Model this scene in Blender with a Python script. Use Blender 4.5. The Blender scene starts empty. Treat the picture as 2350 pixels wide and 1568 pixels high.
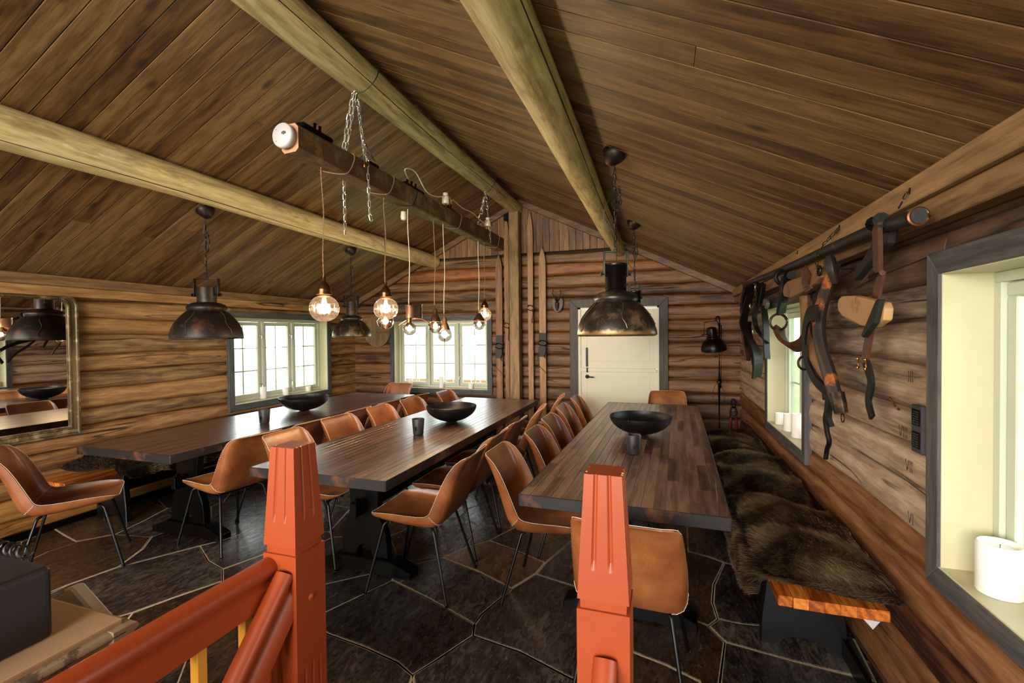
import bpy, bmesh, math, random
from mathutils import Vector, Matrix, noise
R = random.Random(7)
PI = math.pi
scene = bpy.context.scene
COL = scene.collection

# ------------------------------------------------------------------ camera
YAW, PITCH, ROLL, CAMZ = 0.3184, -0.016, -0.0094, 1.4957
cd = bpy.data.cameras.new('camera'); cam = bpy.data.objects.new('camera', cd); COL.objects.link(cam)
cd.sensor_width = 36.0; cd.lens = 1056.97 / 2350 * 36.0; cd.clip_start = 0.02; cd.clip_end = 200
_r = Vector((math.cos(YAW), math.sin(YAW), 0)); _f = Vector((-math.sin(YAW), math.cos(YAW), 0)); _u = Vector((0, 0, 1))
_F = math.cos(PITCH) * _f + math.sin(PITCH) * _u; _U = -math.sin(PITCH) * _f + math.cos(PITCH) * _u
_R2 = math.cos(ROLL) * _r + math.sin(ROLL) * _U; _U2 = -math.sin(ROLL) * _r + math.cos(ROLL) * _U
mw = Matrix.Identity(4)
for i in range(3):
    mw[i][0] = _R2[i]; mw[i][1] = _U2[i]; mw[i][2] = -_F[i]
mw[2][3] = CAMZ
cam.matrix_world = mw
scene.camera = cam

# ------------------------------------------------------------------ sky, light, exposure
world = bpy.data.worlds.new('overcast_sky'); scene.world = world; world.use_nodes = True
wn = world.node_tree; wn.nodes.clear()
bg = wn.nodes.new('ShaderNodeBackground'); wo = wn.nodes.new('ShaderNodeOutputWorld')
bg.inputs[0].default_value = (0.93, 0.98, 1.0, 1); bg.inputs[1].default_value = 1.3
wn.links.new(bg.outputs[0], wo.inputs[0])
def portal(name, loc, size, rot):
    l = bpy.data.lights.new(name, 'AREA'); l.shape = 'RECTANGLE'; l.size, l.size_y = size
    l.cycles.is_portal = True
    o = bpy.data.objects.new(name, l); COL.objects.link(o); o.location = loc; o.rotation_euler = rot
portal('portal_back', (-3.1, 6.28, 1.21), (1.55, 1.02), (-PI/2, 0, 0))
portal('portal_side', (-4.80, 4.64, 1.22), (1.02, 1.55), (0, -PI/2, 0))
portal('portal_near', (1.10, 1.07, 1.21), (1.02, 1.55), (0, PI/2, 0))
portal('portal_small', (1.10, 3.88, 1.21), (1.02, 1.1), (0, PI/2, 0))
def fill(name, loc, size, rot, e, c):
    l = bpy.data.lights.new(name, 'AREA'); l.shape = 'RECTANGLE'; l.size, l.size_y = size; l.energy = e; l.color = c
    o = bpy.data.objects.new(name, l); COL.objects.link(o); o.location = loc; o.rotation_euler = rot
fill('rear_fill', (-1.8, -3.2, 2.15), (4.6, 1.6), (math.radians(104), 0, 0), 84, (1.0, .94, .86))  # added fill lamp behind the viewer, no real fixture; lifts the dark ceiling
portal('portal_rear', (-1.85, -3.55, 1.5), (4.6, 2.3), (PI/2, 0, 0))
scene.view_settings.view_transform = 'Standard'; scene.view_settings.look = 'None'
scene.view_settings.exposure = 2.68; scene.view_settings.gamma = 1.0
scene.view_settings.use_curve_mapping = False
scene.cycles.max_bounces = 10; scene.cycles.diffuse_bounces = 5; scene.cycles.glossy_bounces = 4
scene.cycles.transparent_max_bounces = 16; scene.cycles.transmission_bounces = 4
scene.cycles.use_denoising = True
scene.cycles.caustics_reflective = False; scene.cycles.caustics_refractive = False
scene.cycles.sample_clamp_indirect = 6.0

# ------------------------------------------------------------------ room numbers
XL, XR, YB = -4.545, 0.843, 6.025
APX, APZ, SL = -1.85, 3.31, 0.487
def ceil_z(x): return APZ - SL * abs(x - APX)
YREAR = -3.4

# ------------------------------------------------------------------ helpers
def lin(c):
    return tuple(((v/255)/12.92 if v <= 10.3 else (((v/255)+0.055)/1.055)**2.4) for v in c)
def rgb(*c): return lin(c) + (1,)
ORG = {}
def prop(o, label=None, cat=None, group=None, kind=None):
    if label: o['label'] = label
    if cat: o['category'] = cat
    if group: o['group'] = group
    if kind: o['kind'] = kind
    return o
def thing(name, label, cat, loc=(0, 0, 0), group=None, rotz=0, kind=None):
    o = bpy.data.objects.new(name, None); COL.objects.link(o)
    o.empty_display_size = 0.05
    o.location = loc; o.rotation_euler = (0, 0, rotz)
    ORG[o.name] = Vector(loc)
    return prop(o, label, cat, group, kind)
def place(name, me, parent=None, loc=(0, 0, 0), rot=(0, 0, 0), scale=None):
    o = bpy.data.objects.new(name, me); COL.objects.link(o)
    o.location = loc; o.rotation_euler = rot
    if scale: o.scale = scale
    if parent: o.parent = parent
    return o
def copy_tree(o, parent=None):
    c = o.copy(); COL.objects.link(c); c.parent = parent
    for ch in list(o.children): copy_tree(ch, c)
    return c
def frame_of(t):
    t = t.normalized(); a = Vector((0, 0, 1)) if abs(t.z) < 0.9 else Vector((1, 0, 0))
    u = t.cross(a).normalized(); return u, u.cross(t).normalized()

class M:
    def __init__(s): s.v = []; s.f = []; s.sm = []; s.mi = []
    def add(s, V, F, smooth=False, mi=0):
        b = len(s.v); s.v += [tuple(x) for x in V]
        for q in F: s.f.append(tuple(i + b for i in q)); s.sm.append(smooth); s.mi.append(mi)
        return s
    def box(s, c, d, rot=None, mi=0):
        c = Vector(c); V = []
        for z in (-.5, .5):
            for x, y in ((-.5, -.5), (.5, -.5), (.5, .5), (-.5, .5)):
                p = Vector((x*d[0], y*d[1], z*d[2]))
                if rot is not None: p = rot @ p
                V.append(c + p)
        return s.add(V, [(3,2,1,0),(4,5,6,7),(0,1,5,4),(1,2,6,5),(2,3,7,6),(3,0,4,7)], mi=mi)
    def bb(s, x0, x1, y0, y1, z0, z1, mi=0):
        return s.box(((x0+x1)/2, (y0+y1)/2, (z0+z1)/2), (abs(x1-x0), abs(y1-y0), abs(z1-z0)), mi=mi)
    def tube(s, path, r, n=8, closed=False, cap=True, mi=0, flat=1.0, up=None):
        P = [Vector(p) for p in path]; m = len(P); V = []; F = []
        u = None
        for i in range(m):
            if closed: t = P[(i+1) % m] - P[i-1]
            else: t = P[min(i+1, m-1)] - P[max(i-1, 0)]
            if t.length < 1e-9: t = Vector((0, 0, 1))
            t.normalize()
            if u is None:
                if up is not None:
                    u = t.cross(Vector(up)).normalized(); w = u.cross(t).normalized()
                else: u, w = frame_of(t)
            else:
                u = (u - t * u.dot(t))
                if u.length < 1e-6: u, w = frame_of(t)
                u.normalize(); w = t.cross(u)
            if up is not None:
                uu = t.cross(Vector(up))
                if uu.length > 1e-4: u = uu.normalized(); w = u.cross(t).normalized()
            rr = r[i] if isinstance(r, (list, tuple)) else r
            for k in range(n):
                a = 2*PI*k/n
                V.append(P[i] + u*math.cos(a)*rr + w*math.sin(a)*rr*flat)
        L = m if closed else m-1
        for i in range(L):
            for k in range(n):
                a = i*n+k; b = i*n+(k+1) % n; c = ((i+1) % m)*n+(k+1) % n; d = ((i+1) % m)*n+k
                F.append((a, b, c, d))
        s.add(V, F, True, mi)
        if cap and not closed:
            b0 = len(s.v) - len(V)
            s.f.append(tuple(b0+k for k in range(n))[::-1]); s.sm.append(False); s.mi.append(mi)
            s.f.append(tuple(b0+(m-1)*n+k for k in range(n))); s.sm.append(False); s.mi.append(mi)
        return s
    def lathe(s, prof, c=(0, 0, 0), n=32, mat=None, mi=0, rib=None, smooth=True):
        c = Vector(c); V = []; F = []; m = len(prof)
        for j, (r, z) in enumerate(prof):
            for k in range(n):
                a = 2*PI*k/n; rr = r
                if rib: rr = r * (1 + rib(a, j))
                p = Vector((rr*math.cos(a), rr*math.sin(a), z))
                if mat is not None: p = mat @ p
                V.append(c + p)
        for j in range(m-1):
            for k in range(n):
                F.append((j*n+k, j*n+(k+1) % n, (j+1)*n+(k+1) % n, (j+1)*n+k))
        return s.add(V, F, smooth, mi)
    def prism(s, poly, h0, h1, fr, mi=0, smooth=False):
        n = len(poly)
        V = [fr(a, b, h0) for a, b in poly] + [fr(a, b, h1) for a, b in poly]
        F = [tuple(range(n))[::-1], tuple(range(n, 2*n))] + [(i, (i+1) % n, n+(i+1) % n, n+i) for i in range(n)]
        return s.add(V, F, smooth, mi)
    def grid(s, fn, nu, nv, mi=0, smooth=True):
        V = [fn(i/nu, j/nv) for i in range(nu+1) for j in range(nv+1)]
        F = [(i*(nv+1)+j, (i+1)*(nv+1)+j, (i+1)*(nv+1)+j+1, i*(nv+1)+j+1) for i in range(nu) for j in range(nv)]
        return s.add(V, F, smooth, mi)
    def mesh(s, name, mats, bevel=0, seg=1, fix=True, ang=30):
        me = bpy.data.meshes.new(name)
        me.from_pydata([tuple(v) for v in s.v], [], s.f)
        me.polygons.foreach_set('use_smooth', s.sm)
        if not isinstance(mats, (list, tuple)): mats = [mats]
        for m_ in mats: me.materials.append(m_)
        if len(mats) > 1: me.polygons.foreach_set('material_index', s.mi)
        if fix or bevel:
            bm = bmesh.new(); bm.from_mesh(me)
            if fix: bmesh.ops.recalc_face_normals(bm, faces=bm.faces)
            if bevel:
                E = [e for e in bm.edges if len(e.link_faces) == 2 and e.calc_face_angle(0) > math.radians(ang)]
                bmesh.ops.bevel(bm, geom=E, offset=bevel, segments=seg, affect='EDGES', profile=0.6)
            bm.to_mesh(me); bm.free()
        if any(s.sm): me.set_sharp_from_angle(angle=math.radians(48))
        me.update()
        return me
    def build(s, name, mats, parent=None, bevel=0, seg=1, fix=True, world=True, ang=30):
        if parent is not None and world and parent.name in ORG:
            o = ORG[parent.name]
            if o.length > 0: s.v = [(a[0]-o.x, a[1]-o.y, a[2]-o.z) for a in s.v]
        ob = place(name, s.mesh(name, mats, bevel, seg, fix, ang), parent)
        if parent is not None and parent.name in ORG: ORG[ob.name] = ORG[parent.name]
        else: ORG[ob.name] = Vector((0, 0, 0))
        return ob
def own(name, m, mats, label, cat, group=None, **k):
    o = m.build(name, mats, None, **k); return prop(o, label, cat, group)
def arc(c, r, a0, a1, n, ax=(1, 0, 0), ay=(0, 0, 1)):
    c = Vector(c); ax = Vector(ax); ay = Vector(ay)
    return [c + ax*r*math.cos(a0+(a1-a0)*i/n) + ay*r*math.sin(a0+(a1-a0)*i/n) for i in range(n+1)]
def smooth_path(P, k=6):
    P = [Vector(p) for p in P]; out = []
    for i in range(len(P)-1):
        p0 = P[max(i-1, 0)]; p1 = P[i]; p2 = P[i+1]; p3 = P[min(i+2, len(P)-1)]
        for j in range(k):
            t = j/k
            out.append(0.5*((2*p1) + (p2-p0)*t + (2*p0-5*p1+4*p2-p3)*t*t + (3*p1-p0-3*p2+p3)*t*t*t))
    out.append(P[-1]); return out

# ------------------------------------------------------------------ materials
class N:
    def __init__(s, name):
        s.m = bpy.data.materials.new(name); s.m.use_nodes = True; s.t = s.m.node_tree; s.t.nodes.clear()
        s.out = s.n('ShaderNodeOutputMaterial'); s.b = s.n('ShaderNodeBsdfPrincipled'); s.l(s.b.outputs[0], s.out.inputs[0])
    def n(s, t, **k):
        q = s.t.nodes.new(t)
        for a, b in k.items(): setattr(q, a, b)
        return q
    def l(s, a, b): s.t.links.new(a, b)
    def math(s, op, a, b=None, c=None, clamp=False):
        q = s.n('ShaderNodeMath', operation=op); q.use_clamp = clamp
        for i, x in enumerate((a, b, c)):
            if x is None: continue
            if isinstance(x, (int, float)): q.inputs[i].default_value = x
            else: s.l(x, q.inputs[i])
        return q.outputs[0]
    def noise(s, vec, scale, detail=4, rough=.55, dist=0):
        q = s.n('ShaderNodeTexNoise'); s.l(vec, q.inputs['Vector'])
        q.inputs['Scale'].default_value = scale; q.inputs['Detail'].default_value = detail
        q.inputs['Roughness'].default_value = rough; q.inputs['Distortion'].default_value = dist
        return q.outputs['Fac']
    def ramp(s, fac, stops):
        q = s.n('ShaderNodeValToRGB'); e = q.color_ramp.elements
        while len(e) < len(stops): e.new(0.5)
        for i, (p, c) in enumerate(stops): e[i].position = p; e[i].color = c if len(c) == 4 else tuple(c)+(1,)
        s.l(fac, q.inputs[0]); return q.outputs[0]
    def mix(s, fac, a, b, mode='MIX'):
        q = s.n('ShaderNodeMix', data_type='RGBA', blend_type=mode)
        for i, x in ((0, fac), (6, a), (7, b)):
            if isinstance(x, (int, float)): q.inputs[i].default_value = x
            elif isinstance(x, tuple): q.inputs[i].default_value = x if len(x) == 4 else x+(1,)
            else: s.l(x, q.inputs[i])
        return q.outputs[2]
    def coord(s, rand=True, scale=(1, 1, 1)):
        tc = s.n('ShaderNodeTexCoord'); v = tc.outputs['Object']
        if rand:
            oi = s.n('ShaderNodeObjectInfo'); s.rand = oi.outputs['Random']
            k = s.n('ShaderNodeVectorMath', operation='SCALE'); k.inputs[0].default_value = (31.7, 17.3, 23.9); s.l(s.rand, k.inputs['Scale'])
            a = s.n('ShaderNodeVectorMath', operation='ADD'); s.l(v, a.inputs[0]); s.l(k.outputs[0], a.inputs[1]); v = a.outputs[0]
        mp = s.n('ShaderNodeMapping'); mp.inputs['Scale'].default_value = scale; s.l(v, mp.inputs[0])
        s.raw = v
        return mp.outputs[0]
    def bump(s, h, strength=.3, dist=.01):
        q = s.n('ShaderNodeBump'); q.inputs['Strength'].default_value = strength; q.inputs['Distance'].default_value = dist
        s.l(h, q.inputs['Height']); s.l(q.outputs[0], s.b.inputs['Normal']); return q
    def set(s, **k):
        for a, v in k.items():
            i = s.b.inputs[a.replace('_', ' ')]
            if isinstance(v, (int, float, tuple)): i.default_value = v
            else: s.l(v, i)
        return s

def wood(name, dark, mid, light, axis=1, rough=.6, knots=.5, var=.35, cracks=0.0, bump=.35, grain=1.0, hue=None, coat=0, patch=None, block=0):
    """procedural timber; grain runs along the object's own axis"""
    n = N(name)
    sc = [1.0, 1.0, 1.0]; sc[axis] = 0.09
    v = n.coord(True, tuple(sc))
    g1 = n.noise(v, 42*grain, 6, .68, .6)
    g2 = n.noise(v, 90*grain, 3, .6, .2)
    sc2 = [1, 1, 1]; sc2[axis] = .3
    mp = n.n('ShaderNodeMapping'); mp.inputs['Scale'].default_value = tuple(sc2); n.l(n.raw, mp.inputs[0])
    wv = n.n('ShaderNodeTexWave', wave_type='RINGS'); wv.rings_direction = 'XYZ'[axis]
    wv.inputs['Scale'].default_value = 5*grain; wv.inputs['Distortion'].default_value = 7; wv.inputs['Detail'].default_value = 3; wv.inputs['Detail Scale'].default_value = 1.6
    n.l(mp.outputs[0], wv.inputs['Vector'])
    big = n.noise(mp.outputs[0], 3.2, 3, .6)
    f = n.math('ADD', n.math('MULTIPLY', g1, .62), n.math('MULTIPLY', wv.outputs['Fac'], .14))
    f = n.math('ADD', f, n.math('MULTIPLY', big, .36))
    f = n.math('ADD', f, n.math('MULTIPLY', n.math('SUBTRACT', n.rand, .5), var), clamp=True)
    if block:
        sx = n.n('ShaderNodeSeparateXYZ'); n.l(n.raw, sx.inputs[0])
        bl = n.math('FLOOR', n.math('MULTIPLY', sx.outputs[axis], 2.3))
        wn_ = n.n('ShaderNodeTexWhiteNoise', noise_dimensions='2D'); cx_ = n.n('ShaderNodeCombineXYZ'); n.l(bl, cx_.inputs[0]); n.l(n.rand, cx_.inputs[1]); n.l(cx_.outputs[0], wn_.inputs['Vector'])
        f = n.math('ADD', f, n.math('MULTIPLY', n.math('SUBTRACT', wn_.outputs['Value'], .5), block), clamp=True)
    col = n.ramp(f, [(.33, dark+(1,)), (.55, mid+(1,)), (.80, light+(1,))])
    fine = n.ramp(g2, [(.3, (.72, .70, .68, 1)), (.6, (1.05, 1.05, 1.05, 1))])
    col = n.mix(.8, col, fine, 'MULTIPLY')
    h = n.math('ADD', n.math('MULTIPLY', g1, .7), n.math('MULTIPLY', g2, .3))
    if knots:
        kp = [1.0, 1.0, 1.0]; kp[axis] = .45
        mk = n.n('ShaderNodeMapping'); mk.inputs['Scale'].default_value = tuple(kp); n.l(n.raw, mk.inputs[0])
        vo = n.n('ShaderNodeTexVoronoi'); vo.inputs['Scale'].default_value = 4.4; n.l(mk.outputs[0], vo.inputs['Vector'])
        kf = n.ramp(vo.outputs['Distance'], [(.0, (1, 1, 1, 1)), (.07, (.75, .75, .75, 1)), (.13, (0, 0, 0, 1))])
        col = n.mix(n.math('MULTIPLY', kf, knots), col, tuple(c*.35 for c in dark)+(1,))
    if cracks:
        cs = [1.0, 1.0, 1.0]; cs[axis] = .06
        mc = n.n('ShaderNodeMapping'); mc.inputs['Scale'].default_value = tuple(cs); n.l(n.raw, mc.inputs[0])
        cn = n.noise(mc.outputs[0], 9, 2, .5, .3)
        cf = n.ramp(cn, [(.485, (0, 0, 0, 1)), (.5, (1, 1, 1, 1)), (.515, (0, 0, 0, 1))])
        gate = n.ramp(n.noise(mp.outputs[0], 2.3, 2), [(.52, (0, 0, 0, 1)), (.6, (1, 1, 1, 1))])
        cf = n.math('MULTIPLY', n.math('MULTIPLY', cf, gate), cracks)
        col = n.mix(cf, col, tuple(c*.12 for c in dark)+(1,))
        h = n.math('SUBTRACT', h, n.math('MULTIPLY', cf, 1.6))
    if patch:
        pf = n.ramp(n.noise(mp.outputs[0], patch[1], 4, .7), [(patch[2], (0, 0, 0, 1)), (patch[2]+.08, (1, 1, 1, 1))])
        col = n.mix(n.math('MULTIPLY', pf, patch[3]), col, patch[0]+(1,))
    if hue:
        col = n.mix(n.ramp(n.rand, [(.25, (0, 0, 0, 1)), (.9, (1, 1, 1, 1))]), col, n.mix(1.0, col, hue+(1,), 'MULTIPLY'))
    n.set(Base_Color=col, Roughness=rough)
    if coat: n.set(Coat_Weight=coat, Coat_Roughness=.22)
    n.bump(h, bump, .006)
    return n.m

def plain(name, c, rough=.5, metal=0.0, noise_amt=.12, scale=20, bump=0.0, bs=60, coat=0, rand=False, spec=None):
    n = N(name); v = n.coord(rand)
    f = n.noise(v, scale, 4, .6)
    lo = tuple(x*(1-noise_amt*1.5) for x in c)+(1,); hi = tuple(min(1, x*(1+noise_amt)) for x in c)+(1,)
    n.set(Base_Color=n.ramp(f, [(.3, lo), (.7, hi)]), Roughness=rough, Metallic=metal)
    if coat: n.set(Coat_Weight=coat, Coat_Roughness=.08)
    if spec is not None: n.set(Specular_IOR_Level=spec)
    if bump: n.bump(n.noise(v, bs, 4, .6), bump, .004)
    return n.m

def two(name, a, b, scale, thr, soft=.08, rough=.5, metal=0.0, bump=.2, detail=6, rand=False, coat=0):
    n = N(name); v = n.coord(rand)
    f = n.noise(v, scale, detail, .65)
    fac = n.ramp(f, [(thr, (0, 0, 0, 1)), (thr+soft, (1, 1, 1, 1))])
    n.set(Base_Color=n.mix(fac, a+(1,), b+(1,)), Roughness=rough, Metallic=metal)
    if coat: n.set(Coat_Weight=coat, Coat_Roughness=.1)
    n.bump(n.noise(v, scale*4, 4), bump, .004)
    return n.m

def glassy(name, tint, refl=.12, rough=.0, facing=.45):
    n = N(name); n.t.nodes.remove(n.b)
    tr = n.n('ShaderNodeBsdfTransparent'); tr.inputs[0].default_value = tint+(1,)
    gl = n.n('ShaderNodeBsdfGlossy'); gl.inputs['Roughness'].default_value = rough; gl.inputs[0].default_value = (.95, .95, .95, 1)
    lw = n.n('ShaderNodeLayerWeight'); lw.inputs[0].default_value = facing
    f = n.math('ADD', n.math('MULTIPLY', lw.outputs['Fresnel'], .8), refl*.3, clamp=True)
    mx = n.n('ShaderNodeMixShader'); n.l(f, mx.inputs[0]); n.l(tr.outputs[0], mx.inputs[1]); n.l(gl.outputs[0], mx.inputs[2])
    n.l(mx.outputs[0], n.out.inputs[0]); return n.m
def emit(name, c, s):
    n = N(name); n.set(Base_Color=(0, 0, 0, 1), Emission_Color=c+(1,), Emission_Strength=s); return n.m

m_log_left = wood('log_wood_honey', lin((74, 50, 28)), lin((146, 112, 70)), lin((184, 152, 106)), 1, .58, .5, .22, 1, .75, hue=(1.1, .93, .78))
m_log_back = wood('log_wood_brown', lin((48, 32, 18)), lin((108, 78, 48)), lin((142, 110, 74)), 0, .58, .5, .22, 1, .75, hue=(1.08, .94, .84))
m_log_right = wood('log_wood_weathered', lin((72, 54, 40)), lin((156, 130, 105)), lin((196, 172, 146)), 1, .65, .45, .2, 1, .9)
m_log_red = wood('log_wood_varnished', lin((52, 27, 13)), lin((110, 66, 38)), lin((152, 106, 68)), 1, .38, .4, .3, 1, .7)
m_log_dark = wood('log_wood_sooty', lin((34, 22, 14)), lin((80, 56, 38)), lin((112, 84, 60)), 1, .6, .3, .2, .9, .6)
m_log_orange = wood('log_wood_fresh', lin((84, 42, 18)), lin((142, 84, 42)), lin((166, 112, 62)), 0, .55, .3, .2, .6, .5)
m_board = wood('ceiling_board_wood', lin((68, 45, 25)), lin((114, 82, 50)), lin((148, 114, 76)), 0, .5, .9, .26, 0, .3, hue=(.94, 1.0, .96))
m_gable = wood('gable_board_wood', lin((70, 46, 26)), lin((122, 84, 52)), lin((146, 106, 68)), 2, .55, .6, .2, 0, .3)
m_trimw = wood('trim_wood', lin((76, 52, 32)), lin((124, 92, 60)), lin((152, 118, 80)), 1, .55, .5, .2, 0, .3)
m_trimx = wood('rake_wood', lin((70, 48, 28)), lin((114, 82, 50)), lin((138, 104, 68)), 0, .55, .5, .2, 0, .3)
m_pine = wood('peeled_pine', lin((160, 136, 88)), lin((218, 198, 146)), lin((238, 222, 176)), 1, .55, .35, .15, .35, .4, grain=.8, patch=(lin((140, 110, 58)), 6, .56, .55))
m_postw = wood('post_pine', lin((90, 66, 36)), lin((148, 114, 70)), lin((172, 138, 90)), 2, .55, .5, .2, .3, .3)
m_stave = wood('tabletop_wood', lin((36, 21, 18)), lin((70, 45, 38)), lin((104, 74, 62)), 1, .34, .3, .12, .2, .45, grain=1.2, coat=.6, block=.30)
m_stave2 = wood('tabletop_wood_faded', lin((52, 34, 26)), lin((104, 76, 60)), lin((146, 114, 92)), 1, .36, .35, .12, .3, .5, grain=1.2, coat=.35, block=.34)
m_edge = two('tabletop_edge', lin((20, 15, 12)), lin((104, 60, 30)), 5, .52, .14, .6, bump=.3)
m_black = plain('black_paint', (.0022, .0019, .0017), .3, 0, .2, 8, .12, 30, spec=.16)
m_blackchip = two('black_paint_chipped', (.002, .0019, .0019), lin((170, 110, 60)), 9, .72, .02, .35, bump=.1)
m_bench = wood('orange_varnished_pine', lin((134, 62, 16)), lin((204, 112, 38)), lin((228, 148, 66)), 1, .3, .2, .35, 0, .2, grain=2, coat=.4)
m_orange = plain('orange_paint', lin((146, 60, 25)), .38, 0, .05, 3, .03, 90, spec=.4)
m_yellow = plain('yellow_paint', lin((206, 142, 48)), .35, 0, .06, 4, .03, 80)
m_chip = plain('bare_edge', lin((225, 150, 120)), .5)
m_cream = plain('cream_paint', lin((194, 186, 150)), .45, 0, .03, 4, .03, 50)
m_sash = plain('white_green_paint', lin((196, 200, 180)), .4, 0, .03, 4)
m_doorp = plain('door_cream_paint', lin((216, 208, 180)), .45, 0, .03, 3, .04, 40)
m_casing = wood('dark_grey_casing', lin((44, 44, 46)), lin((72, 72, 72)), lin((96, 92, 84)), 2, .55, .2, .15, 0, .35, grain=1.3)
m_casing_y = wood('dark_grey_casing_y', lin((44, 44, 46)), lin((72, 72, 72)), lin((96, 92, 84)), 1, .55, .2, .15, 0, .35, grain=1.3)
m_casing_x = wood('dark_grey_casing_x', lin((44, 44, 46)), lin((72, 72, 72)), lin((96, 92, 84)), 0, .55, .2, .15, 0, .35, grain=1.3)
m_dcasing = wood('door_casing_wood', lin((26, 20, 15)), lin((52, 42, 31)), lin((74, 62, 46)), 2, .55, .2, .15, 0, .4)
m_grout = plain('grout', lin((190, 172, 142)), .85, 0, .15, 30, .4, 120)
m_metal = plain('black_metal', (.004, .004, .004), .35, .3, .2, 20)
m_iron = two('rusty_iron', lin((30, 23, 18)), lin((80, 50, 30)), 9, .53, .14, .45, .45, .25)
m_steel = plain('bright_steel', lin((225, 225, 220)), .32, .9, .08, 30)
m_brass = plain('aged_brass', lin((150, 112, 52)), .35, 1.0, .2, 25)
m_copper = plain('bronzed_copper', lin((120, 78, 52)), .4, .8, .2, 25)
m_thread = plain('cream_thread', lin((226, 208, 178)), .7)
m_porc = plain('porcelain', lin((226, 214, 190)), .25, 0, .05, 10, coat=.4)
m_white = plain('white_plastic', lin((190, 184, 188)), .4, 0, .02, 4)
m_wax = N('white_wax').set(Base_Color=rgb(238, 236, 228), Roughness=.5, Subsurface_Weight=.3, Subsurface_Radius=(.02, .02, .018), Subsurface_Scale=.5).m
m_cordw = plain('white_cord', lin((226, 220, 200)), .6)
m_cordb = plain('twisted_fabric_cord', lin((158, 122, 88)), .8, 0, .3, 160)
m_cordk = plain('black_cord', lin((16, 15, 14)), .5)
m_pane = glassy('window_pane', (.97, .99, .97), .1, 0, .25)
m_bulb = glassy('clear_bulb_glass', (.97, .96, .93), .25, .02, .55)
def globe_glass():
    m = glassy('ribbed_pink_glass', (1.0, .88, .81), .25, .03, .6); t = m.node_tree; o = [q for q in t.nodes if q.type == 'OUTPUT_MATERIAL'][0]; src = o.inputs[0].links[0].from_socket
    a = t.nodes.new('ShaderNodeBsdfTranslucent'); a.inputs[0].default_value = (1, .86, .76, 1); mx = t.nodes.new('ShaderNodeMixShader'); mx.inputs[0].default_value = .02
    t.links.new(src, mx.inputs[1]); t.links.new(a.outputs[0], mx.inputs[2]); t.links.new(mx.outputs[0], o.inputs[0]); return m
m_globe = globe_glass()
m_fil = emit('glowing_filament', (1.0, .62, .28), 60)
m_glow = emit('glowing_inner_bulb', (1.0, .74, .45), 6)
m_bowl = plain('dark_iron_bowl', lin((24, 22, 21)), .42, .5, .2, 12, .15, 60)
m_cup = plain('dark_stoneware', lin((36, 33, 31)), .5, 0, .3, 14, .3, 50)
m_gold = two('antique_gilt', lin((90, 74, 48)), lin((158, 138, 100)), 12, .5, .15, .4, .5, .3)
m_mirror = N('mirror_silver').set(Base_Color=(.86, .86, .84, 1), Metallic=1.0, Roughness=.01).m
m_red = plain('red_enamel', lin((120, 24, 22)), .4)
m_strap = plain('black_harness_leather', lin((17, 14, 12)), .55, 0, .3, 20, .3, 80, spec=.25)
m_strapb = plain('brown_harness_leather', lin((78, 44, 28)), .45, 0, .3, 20, .3, 80)
m_harw = two('worn_harness_wood', lin((120, 84, 52)), lin((62, 44, 32)), 9, .55, .12, .6, bump=.4)
m_harp = two('peeling_painted_wood', lin((44, 36, 32)), lin((158, 86, 38)), 3.2, .54, .04, .5, bump=.4)
m_plank = two('pale_shaped_wood', lin((176, 132, 88)), lin((118, 82, 52)), 8, .62, .1, .6, bump=.3)
m_pole = two('dark_pole_wood', lin((18, 16, 15)), lin((84, 60, 44)), 6, .60, .06, .55, bump=.4)
m_ski = wood('ski_wood', lin((98, 62, 34)), lin((144, 100, 58)), lin((168, 126, 80)), 2, .5, .2, .3, .2, .25)
m_skidark = plain('ski_foot_plate', lin((58, 54, 50)), .7, 0, .2, 30, .3, 90)
m_beamw = two('hewn_beam_wood', lin((88, 62, 38)), lin((146, 116, 78)), 7, .5, .2, .65, bump=.5)
m_endgrain = plain('fresh_end_grain', lin((192, 140, 108)), .7, 0, .15, 30, .2, 120)
m_roundb = wood('round_board_wood', lin((80, 60, 38)), lin((124, 98, 64)), lin((146, 120, 82)), 2, .6, .5, .25, 0, .3)
m_backing = plain('wall_packing', lin((44, 32, 20)), .9, 0, .3, 30)
m_mossp = plain('flax_packing', lin((120, 100, 60)), .95, 0, .3, 40, .6, 90)
m_boxblk = plain('black_grained_plastic', lin((30, 28, 28)), .38, 0, .1, 12, .25, 500)
m_shabby = two('shabby_painted_wood', lin((150, 132, 108)), lin((92, 80, 64)), 7, .52, .03, .6, bump=.3)
m_shabtop = two('worn_cream_top', lin((182, 150, 116)), lin((104, 86, 72)), 5, .67, .03, .6, bump=.2)
m_fur = None
m_bone = plain('antler_bone', lin((40, 30, 24)), .6, 0, .3, 20)
m_plaque = plain('grey_plaque', lin((96, 88, 80)), .6, 0, .2, 20)

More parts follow.
